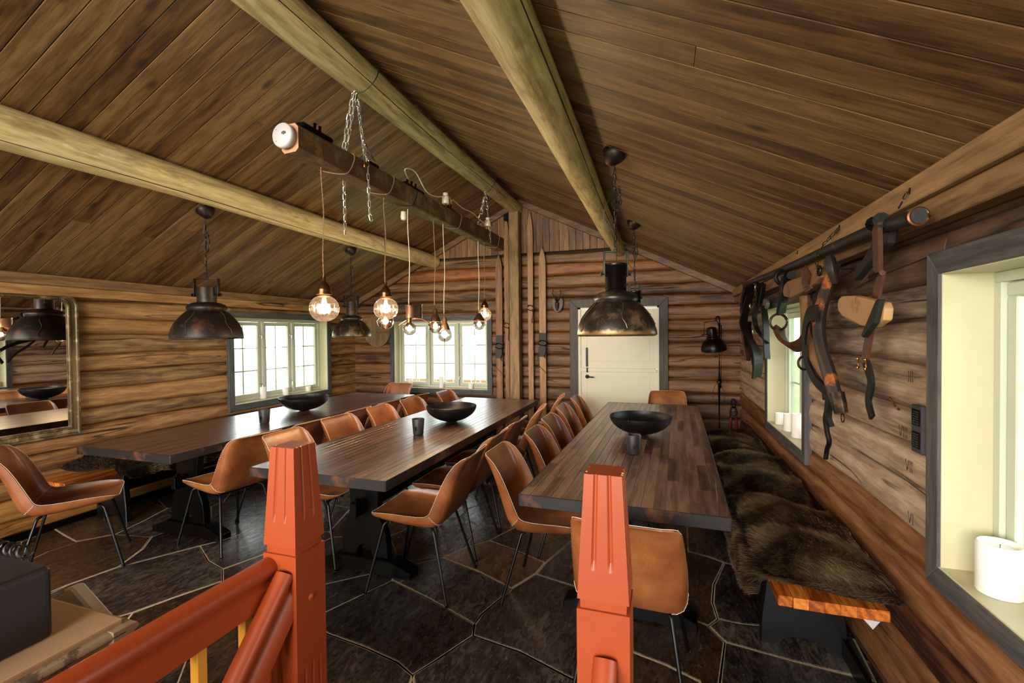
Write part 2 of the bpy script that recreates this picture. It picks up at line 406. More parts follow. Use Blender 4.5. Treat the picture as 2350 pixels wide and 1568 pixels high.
def leather():
    n = N('tan_saddle_leather'); v = n.coord(True)
    a = n.noise(v, 5, 4, .6); b = n.noise(v, 130, 3, .6)
    f = n.math('ADD', a, n.math('MULTIPLY', n.math('SUBTRACT', n.rand, .5), .25))
    col = n.ramp(f, [(.3, rgb(100, 54, 28)), (.52, rgb(140, 80, 42)), (.75, rgb(166, 106, 58))])
    col = n.mix(.5, col, n.ramp(b, [(.35, (.8, .78, .76, 1)), (.6, (1, 1, 1, 1))]), 'MULTIPLY')
    n.set(Base_Color=col, Roughness=.36, Specular_IOR_Level=.5, Coat_Weight=.12, Coat_Roughness=.25)
    n.bump(b, .12, .002); return n.m
m_leather = leather()
def slate(name, c0, c1, c2, rough=.3):
    n = N(name); v = n.coord(True)
    rot = n.n('ShaderNodeMapping'); n.l(n.raw, rot.inputs[0]); rot.inputs['Rotation'].default_value = (0, 0, .35); rot.inputs['Scale'].default_value = (1, .35, 1)
    a = n.noise(rot.outputs[0], 28, 7, .75, 1.2); b = n.noise(v, 2.5, 4, .6); c = n.noise(rot.outputs[0], 70, 5, .8, 1.5)
    f = n.math('ADD', n.math('MULTIPLY', a, .7), n.math('MULTIPLY', b, .3))
    f = n.math('ADD', f, n.math('MULTIPLY', n.math('SUBTRACT', n.rand, .5), .12))
    col = n.ramp(f, [(.40, c0+(1,)), (.52, c1+(1,)), (.64, c2+(1,))])
    fl = n.ramp(c, [(.56, (0, 0, 0, 1)), (.68, (1, 1, 1, 1))])
    col = n.mix(n.math('MULTIPLY', fl, .6), col, rgb(160, 132, 92))
    n.set(Base_Color=col, Roughness=n.math('ADD', n.math('MULTIPLY', a, .35), rough-.20))
    h = n.math('ADD', n.math('MULTIPLY', a, .5), n.math('MULTIPLY', n.noise(rot.outputs[0], 20, 5, .7, .3), .6))
    b_ = n.bump(h, .8, .012); n.set(Coat_Weight=.6, Coat_Roughness=.16)
    b2 = n.n('ShaderNodeBump'); b2.inputs['Strength'].default_value = .35; b2.inputs['Distance'].default_value = .006; n.l(h, b2.inputs['Height']); n.l(b2.outputs[0], n.b.inputs['Coat Normal'])
    return n.m
m_slate = slate('dark_slate', lin((18, 17, 18)), lin((46, 43, 43)), lin((100, 90, 78)))
m_slateb = slate('brown_slate', lin((32, 22, 14)), lin((60, 42, 28)), lin((86, 64, 44)))
m_slater = slate('rust_slate', lin((46, 36, 32)), lin((98, 70, 46)), lin((138, 104, 66)), .38)

# ================================================================== SETTING
# ---- floor: grout bed and irregular slate flagstones
floor = M().bb(XL-.3, XR+.3, YREAR-.2, YB+.3, -.08, 0).build('floor', m_grout)
prop(floor, 'dark slate flagstone floor with pale grout joints', None, None, 'structure')
STONES = {
  'S1' : [(-1.742, 2.011), (-1.576, 2.401), (-1.261, 2.293), (-0.928, 2.158), (-0.904, 2.079), (-0.987, 1.89), (-1.053, 1.755), (-1.159, 1.803), (-1.356, 1.844), (-1.627, 1.877)] ,
  'S2' : [(-1.411, 2.747), (-1.336, 2.913), (-1.204, 3.081), (-0.985, 2.994), (-0.744, 2.886), (-0.763, 2.738), (-0.857, 2.539), (-1.105, 2.654)] ,
  'S3' : [(-1.581, 2.41), (-1.265, 2.3), (-0.931, 2.164), (-0.928, 2.253), (-0.892, 2.381), (-0.854, 2.531), (-1.101, 2.644), (-1.418, 2.745), (-1.554, 2.606)] ,
  'S4' : [(-0.928, 2.158), (-0.927, 2.25), (-0.891, 2.377), (-0.852, 2.526), (-0.76, 2.728), (-0.511, 2.662), (-0.292, 2.604), (-0.181, 2.381), (-0.235, 1.916), (-0.391, 1.945), (-0.644, 2.037), (-0.902, 2.08)] ,
  'S5' : [(-1.049, 1.754), (-0.986, 1.887), (-0.901, 2.077), (-0.643, 2.034), (-0.391, 1.943), (-0.235, 1.911), (-0.313, 1.482), (-0.754, 1.341)] ,
  'S6' : [(-1.625, 1.874), (-1.353, 1.839), (-1.157, 1.801), (-1.051, 1.75), (-0.99, 1.561), (-1.251, 1.436), (-1.452, 1.415), (-1.73, 1.692)] ,
  'S7' : [(-1.202, 3.089), (-1.102, 3.337), (-1.032, 3.835), (-0.806, 3.731), (-0.585, 3.487), (-0.631, 3.271), (-0.74, 2.893), (-0.987, 3.0)] ,
  'S8' : [(-0.738, 2.882), (-0.63, 3.264), (-0.578, 3.481), (-0.285, 3.384), (-0.147, 3.035), (-0.289, 2.614), (-0.512, 2.671), (-0.756, 2.734)] ,
  'R1' : [(0.364, 3.216), (0.577, 3.14), (0.74, 3.07), (0.699, 2.656), (0.48, 2.588), (0.367, 2.567), (0.263, 2.583), (0.252, 2.734), (0.278, 2.931)] ,
  'R2' : [(0.262, 2.575), (0.366, 2.563), (0.478, 2.58), (0.696, 2.648), (0.868, 2.605), (0.849, 2.314), (0.82, 2.317), (0.531, 2.35), (0.274, 2.396), (0.212, 2.504)] ,
  'R3' : [(0.273, 2.389), (0.529, 2.342), (0.816, 2.308), (0.901, 2.251), (0.699, 1.805), (0.154, 1.631), (0.223, 2.116)] ,
  'R4' : [(0.27, 2.391), (0.207, 2.499), (0.145, 2.523), (-0.058, 2.574), (-0.219, 2.587), (-0.142, 2.192), (0.007, 2.15), (0.14, 2.09), (0.183, 1.933), (0.22, 2.115)] ,
  'R5' : [(0.359, 3.221), (0.272, 2.929), (0.247, 2.732), (0.258, 2.578), (0.208, 2.506), (0.146, 2.531), (-0.104, 2.593), (-0.142, 3.036), (0.097, 3.294), (0.26, 3.281)] ,
  'R6' : [(0.37, 3.23), (0.58, 3.154), (0.667, 3.149), (0.697, 3.685), (0.549, 3.833), (0.164, 3.74), (0.151, 3.324), (0.261, 3.294)] ,
  'L1' : [(-4.047, 1.877), (-4.091, 2.014), (-4.076, 2.17), (-3.943, 2.345), (-3.641, 2.393), (-3.502, 2.24), (-3.379, 2.018), (-3.431, 1.774), (-3.439, 1.518)] ,
  'L2' : [(-3.419, 1.767), (-3.366, 2.01), (-3.141, 2.386), (-2.879, 2.244), (-2.695, 2.195), (-2.564, 2.087), (-2.672, 1.876), (-2.746, 1.697), (-2.838, 1.548), (-2.884, 1.329), (-3.378, 1.456)] ,
  'L3' : [(-4.531, 2.274), (-4.291, 2.218), (-4.093, 2.179), (-3.96, 2.355), (-4.024, 2.594), (-4.119, 2.849), (-4.527, 2.923), (-4.611, 2.628)] ,
  'L4' : [(-3.635, 2.395), (-3.485, 2.232), (-3.374, 2.02), (-3.154, 2.396), (-3.089, 2.488), (-3.331, 2.648), (-3.61, 2.649)] ,
  'L5' : [(-3.142, 2.392), (-2.882, 2.25), (-2.696, 2.2), (-2.616, 2.426), (-2.534, 2.695), (-2.839, 2.799), (-3.033, 2.658), (-3.08, 2.49)] ,
  'L6' : [(-2.686, 2.192), (-2.557, 2.086), (-2.663, 1.869), (-2.733, 1.693), (-2.575, 1.491), (-2.165, 1.555), (-2.096, 1.937), (-2.1, 2.264), (-2.508, 2.688), (-2.606, 2.416)] ,
}

def stone_mesh(poly, z0, z1, inset, mat, name='stone'):
    cx = sum(p[0] for p in poly)/len(poly); cy = sum(p[1] for p in poly)/len(poly)
    pts = []
    n = len(poly)
    A = sum(poly[i][0]*poly[(i+1) % n][1]-poly[(i+1) % n][0]*poly[i][1] for i in range(n))
    if A < 0: poly = poly[::-1]
    off = []
    for i in range(n):
        a = Vector(poly[i-1]); b = Vector(poly[i]); c = Vector(poly[(i+1) % n])
        d1 = (b-a).normalized(); d2 = (c-b).normalized()
        nn = Vector((-(d1.y+d2.y), d1.x+d2.x)); 
        if nn.length < .2: nn = Vector((-d1.y, d1.x))
        off.append(b + nn.normalized()*inset)
    m = M(); m.prism([(p.x, p.y) for p in off], z0, z1, lambda a, b, h: (a, b, h))
    return m.build(name, mat, floor, bevel=.003)
def grout_patch(polys):
    m = M()
    for poly in polys:
        n = len(poly); A = sum(poly[i][0]*poly[(i+1) % n][1]-poly[(i+1) % n][0]*poly[i][1] for i in range(n))
        if A < 0: poly = poly[::-1]
        V = []
        for i in range(n):
            a = Vector(poly[i-1]); b = Vector(poly[i]); c = Vector(poly[(i+1) % n])
            d1 = (b-a).normalized(); d2 = (c-b).normalized(); nn = Vector((d1.y+d2.y, -(d1.x+d2.x)))
            if nn.length < .2: nn = Vector((d1.y, -d1.x))
            q = b + nn.normalized()*.006; V.append((q.x, q.y, .0045))
        m.add(V, [tuple(range(n))])
    return m.build('grout', m_grout, floor, fix=False)
def inside(pt, poly, mg=0):
    x, y = pt; c = False; n = len(poly)
    for i in range(n):
        (x1, y1), (x2, y2) = poly[i], poly[(i+1) % n]
        if (y1 > y) != (y2 > y) and x < (x2-x1)*(y-y1)/(y2-y1)+x1: c = not c
    return c
grout_patch(list(STONES.values()))
for k, poly in STONES.items():
    stone_mesh(poly, .002, .0085, .0065, m_slater if k in ('S2',) else m_slateb if k in ('L3', 'R4', 'R5', 'L6', 'S7', 'L1') else m_slate)
# remaining flagstones: convex cells around jittered seeds
seeds = []
ny = 0; y = YREAR-.1
while y < YB+.2:
    x = XL-.2 + (.3 if ny % 2 else 0)
    while x < XR+.3:
        seeds.append((x+R.uniform(-.14, .14), y+R.uniform(-.12, .12))); x += .62
    y += .47; ny += 1
def clip(poly, a, b):
    mx, my = (a[0]+b[0])/2, (a[1]+b[1])/2; dx, dy = b[0]-a[0], b[1]-a[1]; out = []
    for i in range(len(poly)):
        p, q = poly[i], poly[(i+1) % len(poly)]
        dp = (p[0]-mx)*dx+(p[1]-my)*dy; dq = (q[0]-mx)*dx+(q[1]-my)*dy
        if dp <= 0: out.append(p)
        if (dp < 0) != (dq < 0):
            t = dp/(dp-dq); out.append((p[0]+(q[0]-p[0])*t, p[1]+(q[1]-p[1])*t))
    return out
manual = list(STONES.values())
for s_ in seeds:
    poly = [(XL-.25, YREAR-.15), (XR+.25, YREAR-.15), (XR+.25, YB+.25), (XL-.25, YB+.25)]
    for o_ in seeds:
        if o_ is not s_ and abs(o_[0]-s_[0]) < 1.6 and abs(o_[1]-s_[1]) < 1.4: poly = clip(poly, s_, o_)
        if len(poly) < 3: break
    if len(poly) < 3: continue
    if all(any(inside(p, m_) for m_ in manual) for p in poly) and any(inside(s_, m_) for m_ in manual): continue
    # stairwell opening in front of the newel posts stays out of the stones
    stone_mesh(poly, -.002, .003, .005, R.choice([m_slate, m_slate, m_slate, m_slateb]))

# ---- log walls
ROW = .1517
def wall_frames():
    return {'left': (lambda u, h, n: (XL+n, u, h)), 'right': (lambda u, h, n: (XR-n, u, h)), 'back': (lambda u, h, n: (u, YB-n, h))}
WF = wall_frames()
def jz(side, k, u):
    s_ = {'left': 0, 'right': 40, 'back': 80}[side]
    return k*ROW + .010*math.sin(u*1.1+k*2.3+s_) + .006*math.sin(u*3.7+k*1.7+s_) if k > 0 else 0
def log_piece(side, k, u0, u1, za, zb, mat, parent, flat=.27):
    fr = WF[side]; nseg = max(2, int((u1-u0)/.14)); prof = 9; V = []; F = []
    ph = R.uniform(0, 9); bfl = R.uniform(.22, .42)
    for i in range(nseg+1):
        u = u0+(u1-u0)*i/nseg
        fl_ = bfl if side == 'back' else flat
        b = max(jz(side, k, u), za); t = min(jz(side, k+1, u), zb)
        if t-b < .01: t = b+.01
        for j in range(prof+1):
            s_ = j/prof
            bul = max(0, math.sin(PI*s_))**fl_
            q = Vector((u*1.3, s_*1.6+k*3.1, ph)); nz = noise.noise(q)*.009 + noise.noise(q*3.1)*.004
            V.append(fr(u, b+(t-b)*s_, -.052+.040*bul+nz*bul))
        V.append(fr(u, t, -.09)); V.append(fr(u, b, -.09))
    w = prof+3
    for i in range(nseg):
        for j in range(w):
            F.append((i*w+j, i*w+(j+1) % w, (i+1)*w+(j+1) % w, (i+1)*w+j))
    F.append(tuple(range(w))); F.append(tuple(nseg*w+j for j in range(w)))
    m = M(); m.add(V, F, True)
    for q in (-1, -2): m.sm[q] = False
    o = m.build('log', mat, parent)
    return o
def wall(side, u0, u1, rows, openings, matfn, lab, breaks=()):
    fr = WF[side]
    bk = M()
    def slab(a, b, z0, z1, n0=-.11, n1=-.058):
        if b-a > .001 and z1-z0 > .001:
            p = fr(a, z0, n0); q = fr(b, z1, n1); bk.bb(p[0], q[0], p[1], q[1], p[2], q[2])
    top = rows*ROW + (.3 if side == 'back' else .25)
    us = sorted(openings); cur = u0
    for (a, b, z0, z1) in us:
        slab(cur, a, 0, top); slab(a, b, 0, z0); slab(a, b, z1, top); cur = b
    slab(cur, u1, 0, top)
    w = bk.build('wall_'+side, m_backing); prop(w, lab, None, None, 'structure')
    for k in range(rows):
        za, zb = k*ROW-.03, (k+1)*ROW+.03; zl, zh = k*ROW, (k+1)*ROW
        segs = [(u0, u1, za, zb)]
        if side == 'back':
            lim = (APZ-zl)/SL; segs = [(max(u0, APX-lim), min(u1, APX+lim), za, zb)]
            if segs[0][1]-segs[0][0] < .2: continue
        for (a, b, z0, z1) in openings:
            if zh <= z0 or zl >= z1: continue
            ns = []
            for (p, q, c, d) in segs:
                if q <= a or p >= b: ns.append((p, q, c, d)); continue
                if p < a: ns.append((p, a, c, d))
                if q > b: ns.append((b, q, c, d))
                if zl < z0-.02: ns.append((max(p, a), min(q, b), c, z0))
                if zh > z1+.02: ns.append((max(p, a), min(q, b), z1, d))
            segs = ns
        for (p, q, c, d) in segs:
            if q-p < .03: continue
            log_piece(side, k, p, q, c, d, matfn(k, (p+q)/2), w)
    return w
OC = .055
win_side = (3.823, 5.463, .66, 1.78); win_back = (-3.92, -2.28, .64, 1.77)
win_near = (.25, 1.892, .66, 1.748); win_small = (3.286, 4.482, .66, 1.757); door_o = (-1.18, .0514, 0, 1.94)
sh = lambda o, m_=OC: (o[0]+m_, o[1]-m_, o[2]+m_ if o[2] > 0 else -1, o[3]-m_)
m_log_left2 = wood('log_wood_tan', lin((74, 46, 24)), lin((150, 106, 64)), lin((190, 148, 102)), 1, .55, .5, .25, 1, .75)
m_log_left3 = wood('log_wood_golden', lin((80, 46, 16)), lin((156, 104, 46)), lin((186, 140, 78)), 1, .5, .5, .25, 1, .6)
wl = wall('left', YREAR, YB+.05, 13, [sh(win_side)], lambda k, u: m_log_left if k > 4 else (m_log_left2 if k > 1 else m_log_left3), 'honey brown log wall with packed joints')
wr = wall('right', YREAR, YB+.05, 13, [sh(win_near), sh(win_small)],
          lambda k, u: m_log_red if k < 5 else (m_log_dark if k >= 11 else m_log_right), 'weathered grey brown log wall, reddish below the windows')
m_log_back2 = wood('log_wood_reddish', lin((54, 32, 17)), lin((122, 82, 47)), lin((154, 112, 70)), 0, .55, .3, .25, .9, .6)
wb = wall('back', XL-.05, XR+.05, 17, [sh(win_back), sh(door_o)],
          lambda k, u: m_log_orange if k == 15 else (m_log_back2 if R.random() < .3 else m_log_back), 'brown log gable wall with window and door')
# unseen rear wall; its wide unglazed opening is added to let in fill light
rw = M(); yr = YREAR-.1
rw.bb(XL-.1, XR+.1, yr-.06, yr, 0, .35); rw.bb(XL-.1, XR+.1, yr-.06, yr, 2.65, 3.5)
rw.bb(XL-.1, -4.15, yr-.06, yr, .35, 2.65); rw.bb(.45, XR+.1, yr-.06, yr, .35, 2.65)
prop(rw.build('wall_rear', m_log_left), 'unseen plank wall behind the viewer with a wide opening added for fill light', None, None, 'structure')
# carved assembly numerals on the right wall logs
def carve(y, z, strokes, s_=.02):
    m = M()
    for (a, b), (c, d) in strokes:
        p = Vector((XR-.002, y-a*s_, z+b*s_)); q = Vector((XR-.002, y-c*s_, z+d*s_)); m.tube([p, q], .0012, 4)
    m.build('carved_numeral', m_backing, wr)
V_ = [((0, 2), (.6, 0)), ((.6, 0), (1.2, 2))]
def I_(x): return [((x, 0), (x, 2))]
carve(2.03, .80, V_+I_(1.7)); carve(2.05, .985, V_+I_(1.7)+I_(2.3)); carve(2.10, 1.10, V_+I_(1.7)+I_(2.3)+I_(2.9)); carve(2.03, 1.31, I_(0)+I_(.7)+I_(1.4))

# ---- ceiling of tongue and groove boards
LB = math.hypot(XR-APX+.12, SL*(XR-APX+.12)); ang = math.atan(SL)
cl = M()
def roofslab(sgn):
    e = APX + sgn*(XR-APX+.3)
    P = [(APX, APZ+.03), (e, ceil_z(e)+.03), (e, ceil_z(e)+.10), (APX, APZ+.12)]
    cl.prism(P, YREAR-.2, YB+.2, lambda a, b, h: (a, h, b))
roofslab(1); roofslab(-1)
ceiling = cl.build('ceiling', m_backing); prop(ceiling, 'sloped ceiling of brown pine boards', None, None, 'structure')
def board_mesh(L, w, mat, name='ceiling_board'):
    m = M(); e = .0022; t = .02
    g_ = .0016; P = [(-w/2+g_, t), (-w/2+g_, e), (-w/2+e+g_, 0), (w/2-e-g_, 0), (w/2-g_, e), (w/2-g_, t)]
    m.prism(P, 0, L, lambda a, b, h: (h, a, b)); return m.mesh(name, mat)
bw = .1145
bm_full = board_mesh(LB, bw, m_board); 
yy = YREAR
nb = int((YB+.1-YREAR)/bw)
for side in (1, -1):
    for i in range(nb):
        y0 = YREAR + bw*(i+.5)
        cut = LB*R.uniform(.25, .75) if R.random() < .22 else None
        parts = [(0, LB)] if cut is None else [(0, cut-.001), (cut+.001, LB)]
        for a, b in parts:
            me = bm_full if cut is None else board_mesh(b-a, bw, m_board)
            # local x runs down the slope from the ridge, local z up
            rot = Matrix.Rotation(ang if side == 1 else PI-ang, 3, 'Y')
            if side == 1: mt = Matrix(((math.cos(ang), 0, math.sin(ang)), (0, 1, 0), (-math.sin(ang), 0, math.cos(ang))))
            else: mt = Matrix(((-math.cos(ang), 0, -math.sin(ang)), (0, -1, 0), (-math.sin(ang), 0, math.cos(ang))))
            o = place('ceiling_board', me, ceiling)
            d = mt @ Vector((a, 0, 0))
            M4 = mt.to_4x4(); M4.translation = Vector((APX, y0, APZ+.004+R.uniform(-.0008, .0008))) + d
            o.matrix_local = M4
# gable boards on the back wall above the logs
gm = []
gz = 2.592
x = -3.28
while x < -.42:
    w = .092 if not (-1.5 < x < -1.3) else .13
    x1 = min(x+w, -.40)
    zt0, zt1 = ceil_z(x)+.02, ceil_z(x1)+.02
    if min(zt0, zt1) > gz+.02:
        m = M(); P = [(x+.0015, gz), (x1-.0015, gz), (x1-.0015, zt1), (x+.0015, zt0)]
        if x < APX < x1: P.insert(3, (APX, APZ+.02))
        nn = R.uniform(-.002, .002)
        m.prism(P, YB-.012+nn, YB+.02, lambda a, b, h: (a, h, b))
        m.build('gable_board', m_gable, wb, bevel=.003)
    x += w
# ---- trims
def trimbox(name, p, q, w, h, mat, lab):
    m = M(); P, Q = Vector(p), Vector(q); t = (Q-P); 
    c = (P+Q)/2; rot = t.to_track_quat('Y', 'Z').to_matrix(); m.box(c, (w, t.length, h), rot)
    return prop(m.build(name, mat, bevel=.004), lab, None, None, 'structure')
trimbox('trim_1', (XR-.045, YREAR, 1.955), (XR-.045, YB, 1.955), .05, .085, m_trimw, 'square eaves board along the top of the window side wall')
trimbox('trim_2', (XR-.015, YREAR, 1.872), (XR-.015, YB, 1.872), .06, .080, m_trimw, 'lower pale eaves board above the harness')
trimbox('trim_3', (XL+.045, YREAR, 1.945), (XL+.045, YB, 1.945), .05, .080, m_trimw, 'square eaves board over the mirror wall')
trimbox('trim_4', (XL+.02, YREAR, 1.866), (XL+.02, YB, 1.866), .05, .078, m_log_left, 'lower honey coloured eaves board over the mirror')
def rake(name, sgn):
    m = M(); e = XR if sgn > 0 else XL
    P = [(APX, APZ+.01), (e, ceil_z(e)+.01), (e, ceil_z(e)-.075), (APX, APZ-.075)]
    m.prism(P, YB-.055, YB-.005, lambda a, b, h: (a, h, b))
    prop(m.build(name, m_trimx, bevel=.004), 'sloping rake board where ceiling meets the gable wall, %s slope' % ('door-side' if sgn > 0 else 'mirror-side'), None, None, 'structure')
rake('trim_5', 1); rake('trim_6', -1)
m = M().bb(XR-.075, XR-.055, YREAR, YB, 0, .09); prop(m.build('baseboard_right', m_black), 'dark strip along the floor under the window side wall', None, None, 'structure')
m = M().bb(XL+.0, XL+.02, YREAR, YB, 0, .06); prop(m.build('baseboard_left', m_black), 'dark strip along the floor under the mirror wall', None, None, 'structure')

# ---- windows
CAS = {'left': (m_casing_y, m_casing), 'right': (m_casing_y, m_casing), 'back': (m_casing_x, m_casing)}
def window(name, side, o, nsash, lab, latches=True, rows=3, cols=2):
    u0, u1, z0, z1 = o; fr = WF[side]
    w = thing(name, lab, None, fr((u0+u1)/2, 0, 0), kind='structure')
    c = .072
    def bx(m, a, b, z_, zz, n0, n1):
        p = fr(a, z_, n0); q = fr(b, zz, n1); m.bb(p[0], q[0], p[1], q[1], p[2], q[2])
    hm, vm = CAS[side]
    # mitred casing boards
    for P, mt in (([(u0, z1), (u1, z1), (u1-c, z1-c), (u0+c, z1-c)], hm), ([(u0, z0), (u1, z0), (u1-c, z0+c), (u0+c, z0+c)], hm),
                  ([(u0, z0), (u0, z1), (u0+c, z1-c), (u0+c, z0+c)], vm), ([(u1, z0), (u1, z1), (u1-c, z1-c), (u1-c, z0+c)], vm)):
        m = M(); m.prism(P, -.03, .012, lambda a, b, h: fr(a, b, h)); m.build('casing', mt, w, bevel=.003)
    a, b, za, zb = u0+c+.004, u1-c-.004, z0+c+.004, z1-c-.004
    D = .125
    m = M(); bx(m, a-.02, b+.02, za-.02, za, -D-.07, .008); m.build('window_sill', m_cream, w, bevel=.002)
    m = M(); bx(m, a-.02, b+.02, zb, zb+.02, -D-.07, .004); m.build('reveal', m_cream, w)
    m = M(); bx(m, a-.02, a, za, zb, -D-.07, .004); m.build('reveal', m_cream, w)
    m = M(); bx(m, b, b+.02, za, zb, -D-.07, .004); m.build('reveal', m_cream, w)
    f = .032
    m = M(); bx(m, a, b, za, za+f, -D-.06, -D); bx(m, a, b, zb-f, zb, -D-.06, -D); bx(m, a, a+f, za+f, zb-f, -D-.06, -D); bx(m, b-f, b, za+f, zb-f, -D-.06, -D)
    sw = (b-a-2*f)/nsash
    for i in range(1, nsash):
        uu = a+f+sw*i; bx(m, uu-.018, uu+.018, za+f, zb-f, -D-.06, -D+.012)
    m.build('window_frame', m_sash, w, bevel=.003)
    for i in range(nsash):
        s0 = a+f+sw*i+(.018 if i else 0); s1 = a+f+sw*(i+1)-(.018 if i < nsash-1 else 0)
        s0 += .003; s1 -= .003; t0, t1 = za+f+.003, zb-f-.003; g = .042
        m = M(); bx(m, s0, s1, t0, t0+g, -D-.05, -D-.012); bx(m, s0, s1, t1-g, t1, -D-.05, -D-.012); bx(m, s0, s0+g, t0+g, t1-g, -D-.05, -D-.012); bx(m, s1-g, s1, t0+g, t1-g, -D-.05, -D-.012)
        s = m.build('sash', m_sash, w, bevel=.004)
        m = M(); bx(m, s0+g, s1-g, t0+g, t1-g, -D-.034, -D-.030); m.build('pane', m_pane, s)
        m = M()
        for j in range(1, cols):
            uu = s0+g+(s1-s0-2*g)*j/cols; bx(m, uu-.007, uu+.007, t0+g, t1-g, -D-.056, -D-.044)
        for j in range(1, rows):
            zz = t0+g+(t1-t0-2*g)*j/rows; bx(m, s0+g, s1-g, zz-.007, zz+.007, -D-.055, -D-.045)
        m.build('glazing_bar', m_sash, s)
    if latches:
        for i in range(1, nsash):
            for zz in (za+.16, zb-.20):
                m = M(); uu = a+f+sw*i+(-.03 if side != 'back' or i == 1 else .03)
                m.tube([fr(uu, zz+.02, -D-.002), fr(uu, zz+.005, -D+.02), fr(uu-.004, zz-.035, -D+.024)], .0045, 6)
                bx(m, uu-.009, uu+.009, zz-.008, zz+.026, -D-.012, -D-.004)
                m.build('latch', m_steel, w)
    return w
w1 = window('window_1', 'left', win_side, 3, 'three-sash cream window with dark grey casing beside the mirror')
w2 = window('window_2', 'back', win_back, 3, 'three-sash cream window in the gable wall beside the skis')
w3 = window('window_3', 'right', win_near, 3, 'large window with deep cream reveal at the near end of the harness wall', latches=False)
w4 = window('window_4', 'right', win_small, 2, 'window behind the hanging harness with cream reveal', latches=False)
# ---- door
d = thing('door_1', 'cream stable door with black lock plate in a dark casing', None, (-.565, YB, 0), kind='structure')
u0, u1, z1 = door_o[0], door_o[1], door_o[3]; c = .108
frb = WF['back']
for P in ([(u0, z1), (u1, z1), (u1-c, z1-c), (u0+c, z1-c)], [(u0, 0), (u0, z1), (u0+c, z1-c), (u0+c, 0)], [(u1, 0), (u1, z1), (u1-c, z1-c), (u1-c, 0)]):
    m = M(); m.prism(P, -.03, .014, lambda a, b, h: frb(a, b, h)); m.build('casing', m_dcasing, d, bevel=.003)
da, db, dz = u0+c, u1-c, z1-c
m = M(); m.bb(da, da+.035, YB, YB+.06, 0, dz); m.bb(db-.02, db, YB, YB+.06, 0, dz); m.bb(da, db, YB, YB+.06, dz-.02, dz); m.build('door_frame', m_doorp, d)
def leaf(z0, z1, name):
    m = M(); m.bb(da+.034, db-.018, YB+.02, YB+.06, z0, z1); o = m.build(name, m_doorp, d, bevel=.003)
    m = M(); a, b = da+.11, db-.11
    for (p, q, r_, s_) in ((a, b, z0+.09, z0+.094), (a, b, z1-.10, z1-.096), (a, a+.004, z0+.09, z1-.096), (b-.004, b, z0+.09, z1-.096)):
        m.bb(p, q, YB+.018, YB+.021, r_, s_)
    m.build('panel_moulding', m_sash, o, bevel=.001); return o
leaf(.0, 1.035, 'lower_leaf'); up_ = leaf(1.043, dz-.024, 'upper_leaf')
m = M().bb(da+.03, db-.03, YB+.005, YB+.02, .995, 1.045); m.build('weather_bar', m_doorp, d, bevel=.003)
m = M().bb(-.972, -.945, YB+.006, YB+.02, 1.06, 1.31); m.build('lock_plate', m_black, d, bevel=.003)
m = M().bb(-.965, -.943, YB+.0, YB+.008, .985, 1.05); m.build('lock_latch', m_black, d, bevel=.002)
m = M(); m.lathe([(0, 0), (.026, 0), (.026, .008), (0, .008)], (-.955, YB+.012, .93), 20, mat=Matrix.Rotation(PI/2, 3, 'X'))
m.tube([(-.955, YB+.015, .93), (-.955, YB-.03, .93), (-.93, YB-.04, .93), (-.865, YB-.04, .927)], .008, 8); m.build('door_handle', m_black, d)

# ---- roof purlins
def purlin(x0, z0, r0, x1, z1, r1, lab):
    ya, yb = YREAR, YB-.02
    n = 40; P = []; r = []
    for i in range(n+1):
        t = i/n; y = ya+(yb-ya)*t; tt = (y-1.0)/5.0
        P.append((x0+(x1-x0)*tt+.006*math.sin(y*1.7+x0*5), y, z0+(z1-z0)*tt+.005*math.sin(y*2.1+x0)))
        r.append((r0+(r1-r0)*tt)*(1+.018*math.sin(y*3.3+x0*3)))
    m = M(); m.tube(P, r, 28)
    o = own('roof_beam', m, m_pine, lab, 'beam', 'peeled pine roof beams'); 
    # long drying split
    c = M(); Q = []
    for i in range(30):
        y = .9+4.4*i/29; tt = (y-1.0)/5.0; rr = (r0+(r1-r0)*tt); a = (-.55+.12*math.sin(y*1.3)) if x0 > -3 else (-1.0+.1*math.sin(y))
        Q.append((x0+(x1-x0)*tt+.006*math.sin(y*1.7+x0*5)+rr*1.002*math.cos(a)*(1 if x0 < -3 or True else -1), y, z0+(z1-z0)*tt+.005*math.sin(y*2.1+x0)+rr*1.002*math.sin(a)))
    c.tube(Q, .003, 5); c.build('drying_split', m_backing, o)
    return o
purlin(-3.161, 2.562, .109, -3.161, 2.553, .094, 'peeled pine beam low on the mirror-side slope, above two dome lamps')
purlin(-1.85, 3.155, .118, -1.905, 3.205, .085, 'peeled pine ridge beam with chains looped round it')
purlin(-.503, 2.572, .0995, -.542, 2.552, .080, 'peeled pine beam on the door-side slope next to the ribbed dome lamp')
m = M(); m.bb(-1.965, -1.83, 5.86, 5.985, 0, 3.14)
own('timber_post', m, m_postw, 'square pale timber post carrying the ridge beam between the skis', 'post', bevel=.006)
m = M(); m.bb(-2.05, -1.97, 5.90, 5.98, 3.03, 3.12); own('wall_speaker', m, m_black, 'small black box high beside the top of the timber post', 'box', bevel=.008)

